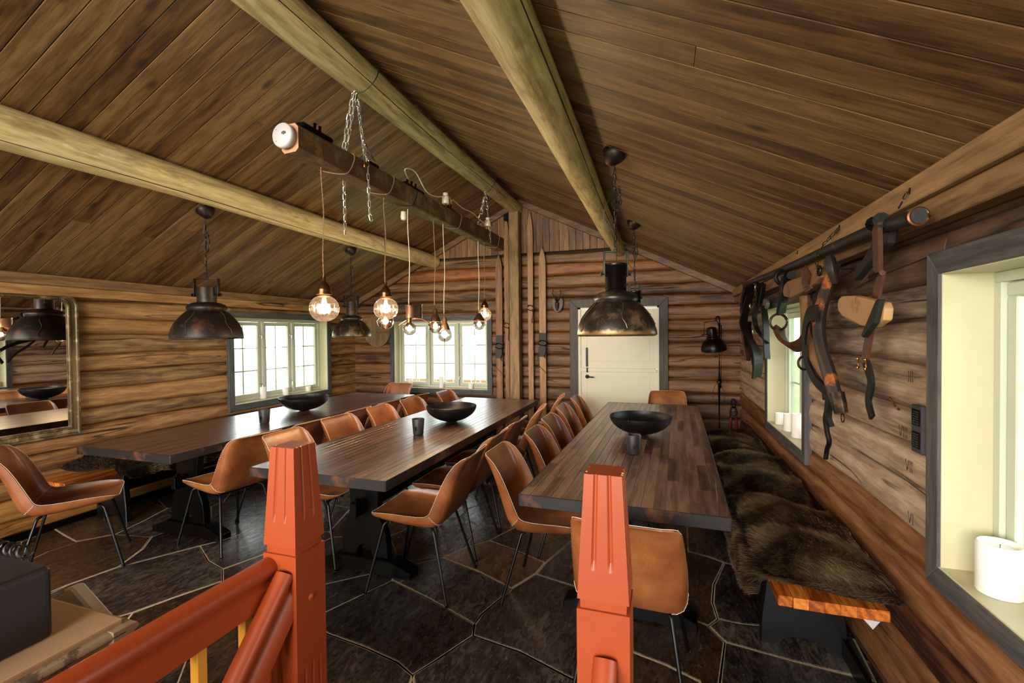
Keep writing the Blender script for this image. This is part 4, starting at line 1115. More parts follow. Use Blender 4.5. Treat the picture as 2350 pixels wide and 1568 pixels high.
# ================================================================== DOME PENDANTS
def dome(label, x, y, zc, rim, ribbed, brk_rot, tone, bundle=True):
    zr = 1.483
    t = thing('pendant_lamp', label, 'lamp', (x, y, zc), 'old industrial dome pendants')
    o = ORG[t.name]
    n = (SL if x > APX else -SL)
    tilt = Matrix.Rotation(math.atan(n), 3, 'Y')
    m = M(); m.lathe([(0, 0), (.068, 0), (.070, -.008), (.060, -.03), (.036, -.062), (.022, -.075), (0, -.078)], (x, y, zc+.004), 28, mat=tilt); m.build('ceiling_rose', m_iron, t)
    ztop = zr+.24
    s_r = rim/.222
    DP = [(1, 0), (.995, .018), (.985, .035), (.96, .060), (.915, .086), (.85, .112), (.765, .137), (.665, .163), (.57, .183)]
    P = [(rim-.002, -.001), (rim, .003)] + [(rim*a, b*s_r+.004) for a, b in DP[1:]]
    P += [(rim*a, b*s_r) for a, b in ((.525, .192), (.55, .202), (.56, .213), (.545, .226), (.49, .238), (.40, .248), (.27, .254))]
    inn = [(q[0]-.004, q[1]-.004) for q in reversed(P)]
    m = M(); m.lathe(P+inn+[P[0]], (x, y, zr), 48)
    m.build('shade', m_iron if tone else m_domeb, t)
    # rolled rim, seams and rivets
    m = M(); m.tube(arc((x, y, zr+.002), rim, 0, 2*PI, 48, (1, 0, 0), (0, 1, 0))[:-1], .0035, 6, closed=True)
    for k in range(5):
        a = brk_rot+.9+k*2*PI/5; Q = []
        for i, (rf, hh) in enumerate(DP[1:]):
            rr = rim*rf+.0012; Q.append((x+rr*math.cos(a+.06*math.sin(i*1.3)), y+rr*math.sin(a+.06*math.sin(i*1.3)), zr+hh*s_r+.004))
        m.tube(Q, .0022, 5)
        for q in Q[::2]: m.lathe([(0, .005), (.004, .003), (.005, 0)], q, 6)
    m.build('rim_and_seams', m_ironedge, t)
    cr = .060*s_r; zb = .248*s_r
    cyl = [(cr, zb)]
    k = 24 if ribbed else 1
    if ribbed:
        for i in range(k):
            z = zb+.008+(.395-zb)*i/k; cyl += [(cr-.002, z), (cr+.0015, z+.0024)]
    cyl += [(cr, .408), (cr+.002, .412), (cr-.004, .412), (cr-.005, .395), (0, .39)]
    m = M(); m.lathe(cyl, (x, y, zr), 32); m.build('lamp_neck', m_ribmetal if ribbed else m_iron, t)
    ca, sa = math.cos(brk_rot), math.sin(brk_rot); rot = Matrix.Rotation(brk_rot, 3, 'Z')
    m = M()
    bh = .066 if ribbed else .095
    for s_ in (-1, 1):
        m.box((x+s_*bh*ca, y+s_*bh*sa, zr+.410), (.005, .032, .145), rot)
        m.tube([(x+s_*(cr-.01)*ca, y+s_*(cr-.01)*sa, zr+.352), (x+s_*(bh+.012)*ca, y+s_*(bh+.012)*sa, zr+.352)], .008, 8)
        m.tube([(x+s_*(bh+.008)*ca, y+s_*(bh+.008)*sa, zr+.352), (x+s_*(bh+.022)*ca, y+s_*(bh+.022)*sa, zr+.352)], .015, 6)
    m.box((x, y, zr+.480), (bh*2+.006, .032, .005), rot)
    m.build('bracket', m_greymetal if ribbed else m_iron, t, bevel=.001)
    top = zc-.07
    chain([(x, y, top-.02), (x, y, zr+.475)], .040, .020, .0028, m_iron, t, o)
    M().tube(arc((x, y, zr+.49), .014, 0, 2*PI, 12)[:-1], .003, 5, closed=True).build('shackle', m_iron, t)
    if bundle:
        zz = top-.12
        chain([(x+.018, y, zz), (x+.030, y+.01, zz-.08), (x+.012, y, zz-.15)], .040, .020, .0028, m_iron, t, o)
        m = M()
        m.tube(smooth_path([(x, y, top), (x-.02, y, zz), (x+.015, y-.01, zz-.05), (x-.018, y, zz-.09), (x+.02, y, zz-.12), (x-.01, y, zz-.05), (x-.045, y-.02, zz-.10), (x-.062, y-.02, zz-.17), (x-.03, y, zz-.23), (x-.003, y, zz-.27), (x+.006, y, zr+.48), (x, y, zr+.39)]), .0028, 5)
        m.tube(smooth_path([(x-.01, y+.01, zz), (x+.028, y, zz-.03), (x+.02, y, zz-.13), (x-.015, y, zz-.11), (x-.008, y, zz-.02)]), .0028, 5)
        m.build('flex', m_cordk, t)
    b = M(); b.lathe([(0, .06), (.02, .055), (.03, .03), (.028, .0), (.014, -.02), (.012, -.05), (0, -.05)][::-1], (x, y, zr+.13), 16); b.build('bulb', m_porc, t)
def dome_mat():
    n = N('blackened_dome_steel'); n.coord(False); f = n.noise(n.raw, 9, 6, .7); g = n.noise(n.raw, 22, 4, .6)
    base = n.ramp(f, [(.40, rgb(26, 23, 20)), (.55, rgb(50, 42, 33)), (.68, rgb(110, 88, 60))])
    sx = n.n('ShaderNodeSeparateXYZ'); n.l(n.raw, sx.inputs[0])
    rimf = n.math('SUBTRACT', 1.0, n.math('MULTIPLY', n.math('ADD', sx.outputs[2], 1.055), 16), clamp=True)
    w = n.ramp(n.math('ADD', n.math('MULTIPLY', rimf, .55), n.math('MULTIPLY', g, .6)), [(.50, (0, 0, 0, 1)), (.62, (1, 1, 1, 1))])
    n.set(Base_Color=n.mix(n.math('MULTIPLY', w, .8), base, rgb(150, 112, 64)), Roughness=.34, Metallic=.35); n.bump(g, .15, .004); return n.m
m_domeb = dome_mat()
m_ironedge = two('worn_dome_edge', lin((110, 96, 74)), lin((60, 48, 38)), 20, .5, .2, .4, .7, .2)
m_ribmetal = two('ribbed_dark_metal', lin((44, 42, 38)), lin((96, 92, 80)), 10, .6, .2, .35, .8, .1)
m_greymetal = two('grey_green_bracket', lin((66, 72, 64)), lin((100, 90, 70)), 12, .6, .1, .5, .4, .2)
dome('big blackened dome lamp with ribbed neck nearest us over the bench-side table', -.262, 2.715, 2.529, .222, True, .35, False)
dome('dome lamp hidden behind the big ribbed one, only its grey bracket and chain showing', -.262, 4.54, 2.542, .205, True, .8, False)
dome('rusty brown dome lamp nearest the mirror, over the mirror-side table', -3.49, 2.757, 2.515, .254, False, .33, True)
dome('smaller dark dome lamp between the two glass globes and the gable window', -3.492, 4.565, 2.507, .219, False, 1.3, False)

# ================================================================== HANGING TIMBER WITH BULBS
bx0, bx1, by0, by1, bz0, bz1 = -1.93, -1.82, 1.965, 5.24, 2.468, 2.618
m = M(); nn = 26; V = []; F = []
for i in range(nn+1):
    y = by0+(by1-by0)*i/nn; dz = .03*(i/nn)
    c = .018 if i < 3 else .008
    sec = [(bx0+c, bz0), (bx1-c, bz0), (bx1, bz0+c), (bx1, bz1-c), (bx1-c, bz1), (bx0+c, bz1), (bx0, bz1-c), (bx0, bz0+c)]
    for (a, b) in sec: V.append((a+noise.noise(Vector((a*9, y*3, b*9)))*.006, y, b+dz+noise.noise(Vector((a*7, y*3, b*9+5)))*.007))
for i in range(nn):
    for j in range(8): F.append((i*8+j, i*8+(j+1) % 8, (i+1)*8+(j+1) % 8, (i+1)*8+j))
m.add(V, F, False)
tb = thing('hanging_beam', 'old hewn timber hung on chains under the ridge, carrying the bulbs', 'beam', (-1.875, 3.6, 2.47))
m.add([V[j] for j in range(8)], [tuple(range(8))[::-1]], mi=1); m.add([V[nn*8+j] for j in range(8)], [tuple(range(8))], mi=0)
m.build('timber', [m_beamw, m_endgrain], tb, fix=True)
for (y0, y1) in ((2.02, 2.26), (2.62, 2.72), (3.05, 3.35), (3.72, 3.95), (4.2, 4.3)):
    M().bb(-1.915, -1.835, y0, y1, bz1+.006, bz1+.035).build('terminal_block', m_black, tb, bevel=.006)
m = M()
for y in (2.12, 2.16, 3.10, 3.16, 3.22, 3.75, 3.80, 3.85): m.tube([(-1.85, y, bz1+.03), (-1.845, y, bz1+.065)], .009, 8)
m.build('cable_gland', m_black, tb)
m = M(); mt = Matrix.Rotation(PI/2, 3, 'X')
m.lathe([(0, 0), (.055, 0), (.055, .016), (.063, .018), (.065, .026), (.064, .040), (.058, .046), (0, .048)], (-1.885, by0-.001, 2.545), 40, mat=mt)
t = thing('smoke_alarm', 'round white smoke alarm on the near end of the hanging timber', 'alarm', (-1.885, by0, 2.545)); m.build('housing', m_white, t)
m = M()
for i in range(6): m.bb(-1.880+.005*i-.0008, -1.880+.005*i+.0008, by0-.0505, by0-.048, 2.552-.010+.002*abs(i-2.5), 2.552+.010-.002*abs(i-2.5))
m.lathe([(0, 0), (.0025, 0), (0, .001)], (-1.918, by0-.0475, 2.575), 10, mat=mt); m.lathe([(0, 0), (.0025, 0), (0, .001)], (-1.918, by0-.0475, 2.515), 10, mat=mt)
m.build('vent_slots', m_black, t)
# chains
GC = 'bright steel chains round the hanging timber'
def steelchain(label, paths, at_):
    t = thing('steel_chain', label, 'chain', at_, GC)
    for p in paths: chain(p, .050, .023, .0034, m_steel, t, ORG[t.name])
    return t
t = steelchain('bright chain looped round the near end of the hanging timber with two dangling tails', [
    [(-1.865, 2.512, 3.045), (-1.90, 2.508, 2.86), (-1.955, 2.50, 2.61)], [(-1.875, 2.50, 3.045), (-1.92, 2.495, 2.86), (-1.965, 2.488, 2.61)],
    [(-1.955, 2.50, 2.60), (-1.955, 2.505, 2.14)],
    [(-1.865, 2.52, 3.045), (-1.83, 2.518, 2.80), (-1.80, 2.515, 2.60)], [(-1.86, 2.53, 3.03), (-1.845, 2.53, 2.86), (-1.80, 2.53, 2.62)],
    [(-1.797, 2.53, 2.62), (-1.795, 2.545, 2.28), (-1.79, 2.555, 2.235)]], (-1.87, 2.51, 3.05))
m = M().box((-1.797, 2.505, 2.575), (.016, .030, .034)); m.tube(arc((-1.797, 2.505, 2.592), .011, 0, PI, 8, (0, 1, 0), (0, 0, 1)), .003, 6); m.build('padlock', m_brass, t, bevel=.002)
M().tube(arc((-1.868, 2.512, 3.05), .012, 0, 2*PI, 12)[:-1], .003, 6, closed=True).build('shackle', m_steel, t)
t = steelchain('bright chain holding the far end of the hanging timber', [
    [(-1.87, 4.77, 3.05), (-1.93, 4.74, 2.80), (-1.955, 4.72, 2.64)], [(-1.87, 4.77, 3.05), (-1.90, 4.74, 2.82)], [(-1.86, 4.77, 3.05), (-1.83, 4.75, 2.80), (-1.80, 4.75, 2.50)]], (-1.87, 4.77, 3.05))
M().tube(arc((-1.868, 4.77, 3.06), .012, 0, 2*PI, 12)[:-1], .003, 6, closed=True).build('shackle', m_steel, t)
# black flexes round the ridge beam
m = M(); m.tube(smooth_path([(-1.76, 2.62, 3.24), (-1.725, 2.56, 3.18), (-1.735, 2.53, 3.11), (-1.80, 2.52, 3.055), (-1.86, 2.515, 3.03), (-1.855, 2.53, 2.90), (-1.83, 2.54, 2.76), (-1.79, 2.56, 2.66), (-1.80, 2.62, 2.64)]), .0038, 6)
own('power_cable', m, m_cordk, 'black cable looping over the ridge beam down the near chain', 'cable')
m = M(); m.tube(smooth_path([(-1.775, 4.80, 3.27), (-1.76, 4.80, 3.18), (-1.82, 4.79, 3.09), (-1.865, 4.78, 3.04), (-1.85, 4.79, 2.85), (-1.80, 4.79, 2.70)]), .0038, 6)
own('power_cable', m, m_cordk, 'black cable looping over the ridge beam at the far chain', 'cable')
# insulators and white cable
GI = 'porcelain insulators on the hanging timber'
def insulator(label, y, z):
    t = thing('insulator', label, 'insulator', (-1.775, y, z), GI)
    m = M(); m.lathe([(0, .05), (.010, .052), (.022, .046), (.024, .034), (.018, .028), (.018, .024), (.027, .018), (.031, .008), (.032, -.040), (.029, -.046), (.012, -.046), (.010, -.03), (0, -.03)], (-1.775, y, z), 24); m.build('insulator_body', m_porc, t)
    M().tube(smooth_path([(-1.775, y, z-.03), (-1.775, y-.004, z-.075), (-1.79, y-.04, z-.082), (-1.805, y-.06, z-.05), (-1.82, y-.065, z-.02)]), .0045, 6).build('iron_hook', m_copper, t)
insulator('porcelain insulator near the middle of the hanging timber', 3.60, 2.665); insulator('porcelain insulator near the far end of the hanging timber', 4.60, 2.69)
m = M(); m.lathe([(0, .02), (.02, .018), (.024, -.02), (.02, -.045), (0, -.045)], (-1.945, 3.20, 2.45), 20)
t = thing('insulator', 'porcelain insulator with hook hanging on the mirror side of the timber', 'insulator', (-1.945, 3.2, 2.45), GI); m.build('insulator_body', m_porc, t); M().tube(smooth_path([(-1.945, 3.2, 2.42), (-1.93, 3.22, 2.40), (-1.90, 3.26, 2.42), (-1.89, 3.27, 2.46)]), .004, 6).build('iron_hook', m_copper, t)
m = M(); m.tube(smooth_path([(-1.84, 3.10, 2.68), (-1.80, 2.99, 2.715), (-1.79, 3.12, 2.735), (-1.785, 3.28, 2.635), (-1.78, 3.45, 2.64), (-1.765, 3.60, 2.688), (-1.77, 3.68, 2.69), (-1.80, 3.76, 2.67), (-1.80, 3.80, 2.71), (-1.79, 3.97, 2.685), (-1.78, 4.2, 2.69), (-1.775, 4.45, 2.66), (-1.77, 4.58, 2.71)]), .0042, 6)
own('white_cable', m, m_cordw, 'white cable wavy along the hanging timber past the insulators', 'cable')
for (y, l, mt_) in ((2.36, 'brown fabric cable wrapped round the timber near the smoke alarm', m_cordb), (2.80, 'brown fabric cable wrapped round the timber by the second chain tail', m_cordb), (3.12, 'black cable wrapped round the middle of the timber', m_cordk), (3.95, 'grey-brown cable wrapped round the timber past the middle', m_cordb), (5.0, 'cable wrapped round the far end of the hanging timber', m_cordb)):
    dz = .03*(y-by0)/(by1-by0)
    m = M(); m.tube(smooth_path([(bx0-.006, y+.02, bz1+dz), (-1.875, y+.05, bz1+.012+dz), (bx1+.006, y+.06, bz1-.01+dz), (bx1+.008, y+.04, bz0+.07+dz), (bx1+.006, y-.02, bz0+dz), (-1.875, y-.09, bz0-.01+dz), (bx0-.006, y-.11, bz0+.01+dz)]), .0036, 6)
    own('wrapped_cable', m, mt_, l, 'cable', 'cables wrapped round the hanging timber')
# bulbs
GB = 'bulbs hanging from the timber'
m_copperd = plain('dark_bronze', lin((78, 56, 42)), .4, .5, .2, 25)
def light_in(name, p, e, r, t):
    l = bpy.data.lights.new(name, 'POINT'); l.energy = e; l.color = (1.0, .70, .42); l.shadow_soft_size = r
    o = bpy.data.objects.new(name, l); COL.objects.link(o); o.parent = t; o.location = Vector(p)-ORG[t.name]
def cord(t, x, y, z0, z1, mat, r=.0032, wob=.004, twist=True):
    n = 24; P = []
    for i in range(n+1):
        q = i/n; P.append((x+wob*math.sin(q*9+y), y+wob*math.sin(q*7+x), z0+(z1-z0)*q))
    m = M()
    if twist:
        for ph in (0, PI):
            Q = []
            N_ = int(abs(z1-z0)/.006)
            for i in range(N_+1):
                q = i/N_; a = q*abs(z1-z0)*420+ph
                Q.append((x+wob*math.sin(q*9+y)+.0022*math.cos(a), y+wob*math.sin(q*7+x)+.0022*math.sin(a), z0+(z1-z0)*q))
            m.tube(Q, .0022, 4)
    else: m.tube(P, r, 6)
    m.build('cord', mat, t)
def globe(label, x, y, z, r, ztop, mat=m_cordb):
    t = thing('glass_pendant', label, 'lamp', (x, y, z), GB)
    cord(t, x, y, z+r+.075, ztop, mat)
    m = M(); m.lathe([(0, .115), (.010, .115), (.011, .085), (.014, .082), (.030, .062), (.036, .040), (.040, .038), (.040, .020), (.044, .018), (.044, .008), (0, .008)], (x, y, z+r*.88), 28); m.build('brass_holder', m_brassd, t)
    P = []
    for i in range(2, 25):
        a = PI*i/24; P.append((r*math.sin(a)**.92, r*.93*math.cos(a)))
    m = M(); m.lathe(P, (x, y, z), 112, rib=lambda a, j: .022*math.cos(a*14)); m.build('ribbed_globe', m_globe, t, fix=False)
    m = M(); m.lathe([(0, .055), (.010, .05), (.013, .03), (.018, .01), (.022, -.01), (.018, -.035), (0, -.045)], (x, y, z+.01), 16); m.build('inner_bulb', m_glow, t)
    light_in('bulb_light', (x, y, z), 3, .03, t)
m_brassd = two('bronzed_brass', lin((96, 66, 40)), lin((168, 128, 70)), 14, .55, .2, .3, .9, .05)
globe('nearest ribbed glass globe lamp glowing in front of the window by the mirror', -1.87, 2.20, 1.655, .082, 2.47)
globe('second ribbed glass globe lamp hanging in the middle of the room', -1.87, 2.825, 1.685, .084, 2.47)
globe('small ribbed glass globe lamp farthest along the timber, partly behind a bulb', -1.86, 4.70, 1.712, .072, 2.60)
def bulb(label, x, y, z, r, ztop, cap, mat=m_cordw, twist=False):
    t = thing('bare_bulb', label, 'lamp', (x, y, z), GB)
    zc = {'cone': r+.085, 'bell': r+.055, 'none': r+.03}[cap]
    cord(t, x, y, z+zc, ztop, mat, twist=twist)
    m = M()
    if cap == 'cone': m.lathe([(0, .09), (.016, .088), (.021, .072), (.022, .040), (.026, .034), (.050, -.018), (.050, -.022), (0, -.02)], (x, y, z+r), 28)
    elif cap == 'bell': m.lathe([(0, .06), (.016, .058), (.026, .045), (.040, .02), (.058, -.005), (.062, -.018), (.058, -.026), (0, -.024)], (x, y, z+r), 28)
    else: m.lathe([(0, .03), (.016, .03), (.018, .0), (.018, -.012), (0, -.012)], (x, y, z+r), 20)
    m.build('bulb_holder', m_copperd if cap != 'none' else m_brassd, t)
    P = [(.016, r*1.02)]
    for i in range(4, 25):
        a = PI*i/24; P.append((r*math.sin(a), r*math.cos(a)))
    P[-1] = (0.0005, -r)
    m = M(); m.lathe(P, (x, y, z), 36); m.build('glass', m_bulb, t, fix=False)
    m = M()
    for k in range(6):
        a = k*PI/3; m.tube([(x+.004*math.cos(a), y+.004*math.sin(a), z+r*.55), (x+.017*math.cos(a), y+.017*math.sin(a), z+r*.15), (x+.011*math.cos(a), y+.011*math.sin(a), z-r*.2)], .0013, 4)
    m.build('filament', m_fil, t)
    light_in('bulb_light', (x, y, z), 2.5, .02, t)
bulb('clear round bulb low behind the second glass globe', -1.975, 2.975, 1.602, .062, 2.47, 'bell', m_cordk)
bulb('clear bulb under the curled metal band, in front of the gable window', -1.88, 3.16, 1.545, .052, 2.475, 'none')
bulb('clear bulb with cone holder behind its neighbour before the gable window', -1.88, 3.585, 1.570, .062, 2.58, 'cone', m_cordb)
bulb('clear bulb with dark cone holder, lowest of the bulbs', -1.865, 3.735, 1.497, .066, 2.60, 'cone')
bulb('clear bulb with copper bell holder near the skis', -1.875, 4.57, 1.603, .062, 2.60, 'bell')
# curled band with bow, around the third bulb cord
t = thing('curled_metal_band', 'curled brown metal band and dark bow hanging round a bulb cord', 'ornament', (-1.88, 3.18, 1.66))
m = M(); Q = []
V = []; F = []
for i in range(33):
    a = -.4+2*PI*1.02*i/32; rr = .062+.006*math.sin(3*a)
    for (dz, dr) in ((.060, .006), (.05, .0), (.02, .003), (.0, -.001), (-.025, .002), (-.05, -.002)):
        V.append((-1.87+(rr+dr)*math.cos(a), 3.20+(rr+dr)*math.sin(a), 1.675+dz*(1+.1*math.sin(a))))
for i in range(32):
    for j in range(5): F.append((i*6+j, i*6+j+1, (i+1)*6+j+1, (i+1)*6+j))
m.add(V, F, True); m.build('band', m_copperd, t, fix=False)
m = M(); m.tube(smooth_path([(-1.96, 3.13, 1.575), (-1.93, 3.15, 1.60), (-1.88, 3.18, 1.628), (-1.83, 3.22, 1.63), (-1.79, 3.27, 1.605), (-1.76, 3.32, 1.56)]), [.010]*31, 6, flat=.5); m.build('bow', m_strapb, t)

# ================================================================== MIRROR
t = thing('wall_mirror', 'large antique gilt mirror with rounded top corner on the log wall', 'mirror', (XL+.03, 1.95, 1.3))
def mframe(d, rc):
    y0, y1, z0, z1 = 1.40+d, 2.455-d, .715+d, 1.875-d; P = []
    P += [(y0, z0), (y1, z0)]
    for i in range(9): a = PI/2*i/8; P.append((y1-rc+rc*math.cos(a), z1-rc+rc*math.sin(a)))
    for i in range(9): a = PI/2+PI/2*i/8; P.append((y0+rc+rc*math.cos(a), z1-rc+rc*math.sin(a)))
    return P
levels = [(0, .13, .0), (0, .13, .030), (.008, .122, .040), (.020, .110, .040), (.026, .104, .030), (.050, .085, .026), (.056, .08, .034), (.064, .074, .034), (.070, .07, .024), (.078, .064, .020), (.078, .064, .0)]
V = []; F = []; n = 20
for (d_, rc, x) in levels:
    for (a, b) in mframe(d_, rc): V.append((XL+.004+x, a, b))
for i in range(len(levels)-1):
    for j in range(n): F.append((i*n+j, i*n+(j+1) % n, (i+1)*n+(j+1) % n, (i+1)*n+j))
m = M().add(V, F, True); m.build('gilt_frame', m_gold, t)
m = M(); Q = mframe(.067, .072); 
for j in range(len(Q)):
    a, b = Vector(Q[j]), Vector(Q[(j+1) % len(Q)]); k = max(1, int((b-a).length/.011))
    for i in range(k):
        c_ = a.lerp(b, i/k); m.box((XL+.004+.033, c_.x, c_.y), (.008, .007, .007), Matrix.Rotation(.6, 3, 'X'))
m.build('beading', m_gold, t)
m = M(); P = mframe(.074, .066); m.prism(P, 0, .012, lambda a, b, h: (XL+.008+h, a, b)); m.build('mirror_glass', m_mirror, t)

# ================================================================== SKIS, TROPHY, ROUND BOARD
def ski(label, x, w, ztop, plate, tip, binding, y=YB-.05, lean=.0):
    t = thing('ski', label, 'ski', (x, y, 0), 'old wooden skis on the gable wall')
    P = [(-w/2*.92, .005), (w/2*.92, .005), (w/2*.9, ztop*.3), (w/2, ztop-.40)]
    for i in range(1, 9):
        q = i/8; P.append((w/2*(1-q**2.2)*(.92 if q < .99 else 0)+.002, ztop-.40+ .40*q if False else ztop-tip+tip*q))
    P2 = P + [(-a, b) for a, b in reversed(P[2:])]
    m = M(); m.prism(P2, y-.014, y+.010, lambda a, b, h: (x+a, h, b)); m.build('ski_board', m_ski, t, bevel=.003)
    if plate: M().bb(x-w/2*.98, x+w/2*.98, y-.022, y-.013, plate[0], plate[1]).build('foot_plate', m_skidark, t, bevel=.002)
    m = M(); zb = binding
    m.tube(smooth_path([(x-w*.5, y-.02, zb+.03), (x-w*.1, y-.05, zb+.05), (x+w*.5, y-.03, zb+.03), (x+w*.6, y-.02, zb-.01), (x+w*.1, y-.045, zb-.02), (x-w*.55, y-.025, zb)]), .010, 6, flat=.6)
    m.tube(smooth_path([(x+w*.4, y-.03, zb), (x+w*.55, y-.05, zb-.08), (x+w*.3, y-.04, zb-.16), (x+w*.45, y-.03, zb-.19)]), .006, 6, flat=.6)
    m.build('binding', m_strapb if not plate else m_strap, t)
    if plate:
        s_ = -1
        m = M(); m.tube(smooth_path([(x+s_*w*.55, y-.02, plate[0]+.12), (x+s_*w*.62, y-.03, plate[0]-.02), (x+s_*w*.6, y-.03, plate[0]-.12), (x+s_*w*1.1, y-.035, plate[0]-.17), (x+s_*w*.9, y-.035, plate[0]-.10), (x+s_*w*.2, y-.03, plate[0]-.15), (x+w*.5, y-.03, plate[0]-.22)]), .003, 5)
        m.build('wire_cable', m_greymetal, t)
ski('wide pale ski with dark foot plate, next to the gable window', -2.150, .098, 2.59, (1.165, 1.48), .22, 1.32)
ski('narrow darker ski between the wide one and the timber post', -2.035, .070, 3.08, None, .26, 1.60)
ski('tall narrow pale ski just past the timber post', -1.700, .078, 3.14, None, .30, 1.83)
ski('wide reddish ski with dark foot plate, nearest the door', -1.535, .098, 2.645, (1.19, 1.51), .22, 1.36)
t = thing('antler_trophy', 'small dark roebuck antlers on a grey shield by the door', 'trophy', (-1.335, YB-.03, 1.86))
m = M(); P = [(0, 1.775), (-.045, 1.80), (-.072, 1.86), (-.078, 1.93), (-.06, 1.965), (0, 1.955), (.06, 1.965), (.078, 1.93), (.072, 1.86), (.045, 1.80)]
m.prism(P, YB-.045, YB-.02, lambda a, b, h: (-1.335+a, h, b)); m.build('shield', m_plaque, t, bevel=.005)
m = M(); m.tube([(-1.335, YB-.06, 1.945), (-1.335, YB-.075, 1.90), (-1.335, YB-.07, 1.84), (-1.335, YB-.06, 1.80)], [.022, .028, .02, .008], 10)
for s_ in (-1, 1):
    m.tube(smooth_path([(-1.335+s_*.015, YB-.07, 1.93), (-1.335+s_*.035, YB-.085, 1.98), (-1.335+s_*.052, YB-.09, 2.03), (-1.335+s_*.048, YB-.085, 2.085)]), [.010-.0004*i for i in range(19)], 7)
    m.tube([(-1.335+s_*.045, YB-.088, 2.01), (-1.335+s_*.075, YB-.10, 2.05)], [.006, .001], 6); m.tube([(-1.335+s_*.05, YB-.088, 2.045), (-1.335+s_*.03, YB-.11, 2.075)], [.005, .001], 6)
m.build('antlers', m_bone, t)
t = thing('round_board', 'round plank-made wooden board hanging in the log corner by the gable window', 'board', (-4.135, YB-.03, 1.545))
cx, cz, rr = -4.135, 1.545, .225
for k in range(4):
    a0, a1 = -rr+rr*.5*k+.0008, -rr+rr*.5*(k+1)-.0008; P = []
    for i in range(9):
        a = a0+(a1-a0)*i/8; P.append((a, math.sqrt(max(0, rr*rr-a*a))))
    P += [(a, -b) for a, b in reversed(P)]
    if k in (0, 3): P = [p for i, p in enumerate(P) if not (abs(p[1]) < 1e-4 and i > 9)]
    m = M(); m.prism(P, YB-.028, YB-.006, lambda a, b, h: (cx+a, h, cz+b)); m.build('plank', m_roundb, t)
M().bb(cx-.16, cx+.2, YB-.036, YB-.028, cz-.012, cz+.012).build('batten', m_roundb, t)

# ================================================================== FLOOR LAMP, BOLT CUTTERS
t = thing('floor_lamp', 'black floor lamp with tilted dome head in the corner beyond the bench', 'lamp', (.605, 5.8, 0))
m = M(); m.lathe([(0, 0), (.15, 0), (.15, .012), (.02, .022), (0, .022)], (.605, 5.8, 0), 32); m.build('base', m_black, t)
m = M(); m.tube([(.605, 5.8, .01), (.607, 5.8, .95)], .016, 12); m.tube([(.607, 5.8, .9), (.610, 5.8, 1.60)], .011, 10)
m.tube(smooth_path([(.610, 5.8, 1.58), (.612, 5.80, 1.64), (.60, 5.79, 1.675), (.575, 5.78, 1.665), (.57, 5.775, 1.63)]), .008, 8); m.tube([(.625, 5.8, .85), (.63, 5.8, 1.58)], .006, 8); m.build('pole', m_black, t)
m = M(); m.tube([(.58, 5.8, .92), (.64, 5.8, .92)], .007, 8); m.lathe([(0, 0), (.02, .0), (.02, .02), (0, .02)], (.607, 5.8, .91), 10); m.build('clamp', m_metal, t)
m = M(); m.tube(smooth_path([(.605, 5.78, .93), (.55, 5.78, .85), (.54, 5.79, .72), (.60, 5.79, .68), (.66, 5.79, .72), (.66, 5.79, .80), (.62, 5.79, .9)]), .003, 5); m.build('flex', m_cordk, t)
tl = Matrix.Rotation(.0, 3, 'Y'); c_ = Vector((.548, 5.76, 1.29))
tilt = Matrix.Rotation(-.12, 3, 'Y') @ Matrix.Rotation(.18, 3, 'X')
P = [(.137, 0)]
for i in range(1, 10): a = PI/2*i/9; P.append((.058+.079*math.cos(a), .13*math.sin(a)))
P += [(.066, .14), (.064, .155), (.055, .162), (.054, .24), (.046, .262), (.02, .272), (0, .272)]
m = M(); m.lathe(P+[(0, .26), (.04, .25), (.05, .15), (.128, .006), (.137, 0)], c_, 36, mat=tilt); m.build('lamp_head', m_black, t)
m = M()
for s_ in (-1, 1):
    a = c_+tilt @ Vector((s_*.085, 0, .19)); b = c_+tilt @ Vector((s_*.07, 0, .335)); m.tube([a, b], .005, 6)
    m.tube([c_+tilt @ Vector((s_*.05, 0, .19)), c_+tilt @ Vector((s_*.10, 0, .19))], .007, 8)
m.tube([c_+tilt @ Vector((-.07, 0, .335)), c_+tilt @ Vector((.07, 0, .335))], .005, 6); m.build('yoke', m_metal, t)
m = M()
for s_ in (-1, 1): m.tube([c_+tilt @ Vector((s_*.09, 0, .19)), c_+tilt @ Vector((s_*.112, 0, .19))], .010, 8)
m.build('wing_nut', m_brass, t)
t = thing('bolt_cutter', 'bolt cutters with red handles standing against the corner logs', 'tool', (.765, 5.87, 0))
for s_ in (-1, 1):
    m = M(); m.tube(smooth_path([(.765+s_*.035, 5.87, .005), (.765+s_*.038, 5.87, .30), (.765+s_*.030, 5.87, .45), (.765+s_*.024, 5.87, .50)]), .013, 10); m.build('handle', m_red, t)
    m = M(); m.tube(smooth_path([(.765+s_*.024, 5.87, .49), (.765+s_*.034, 5.87, .56), (.765+s_*.018, 5.87, .63), (.765+s_*.022, 5.87, .68), (.765+s_*.006, 5.87, .72)]), .014, 8, flat=.6); m.build('jaw', m_iron, t)
m = M()
for z in (.52, .56, .62): m.tube([(.745 if z < .6 else .765, 5.85, z), (.745 if z < .6 else .765, 5.89, z)], .011, 8); m.tube([(.785 if z < .6 else .765, 5.85, z), (.785 if z < .6 else .765, 5.89, z)], .011, 8)
m.build('bolt', m_iron, t)

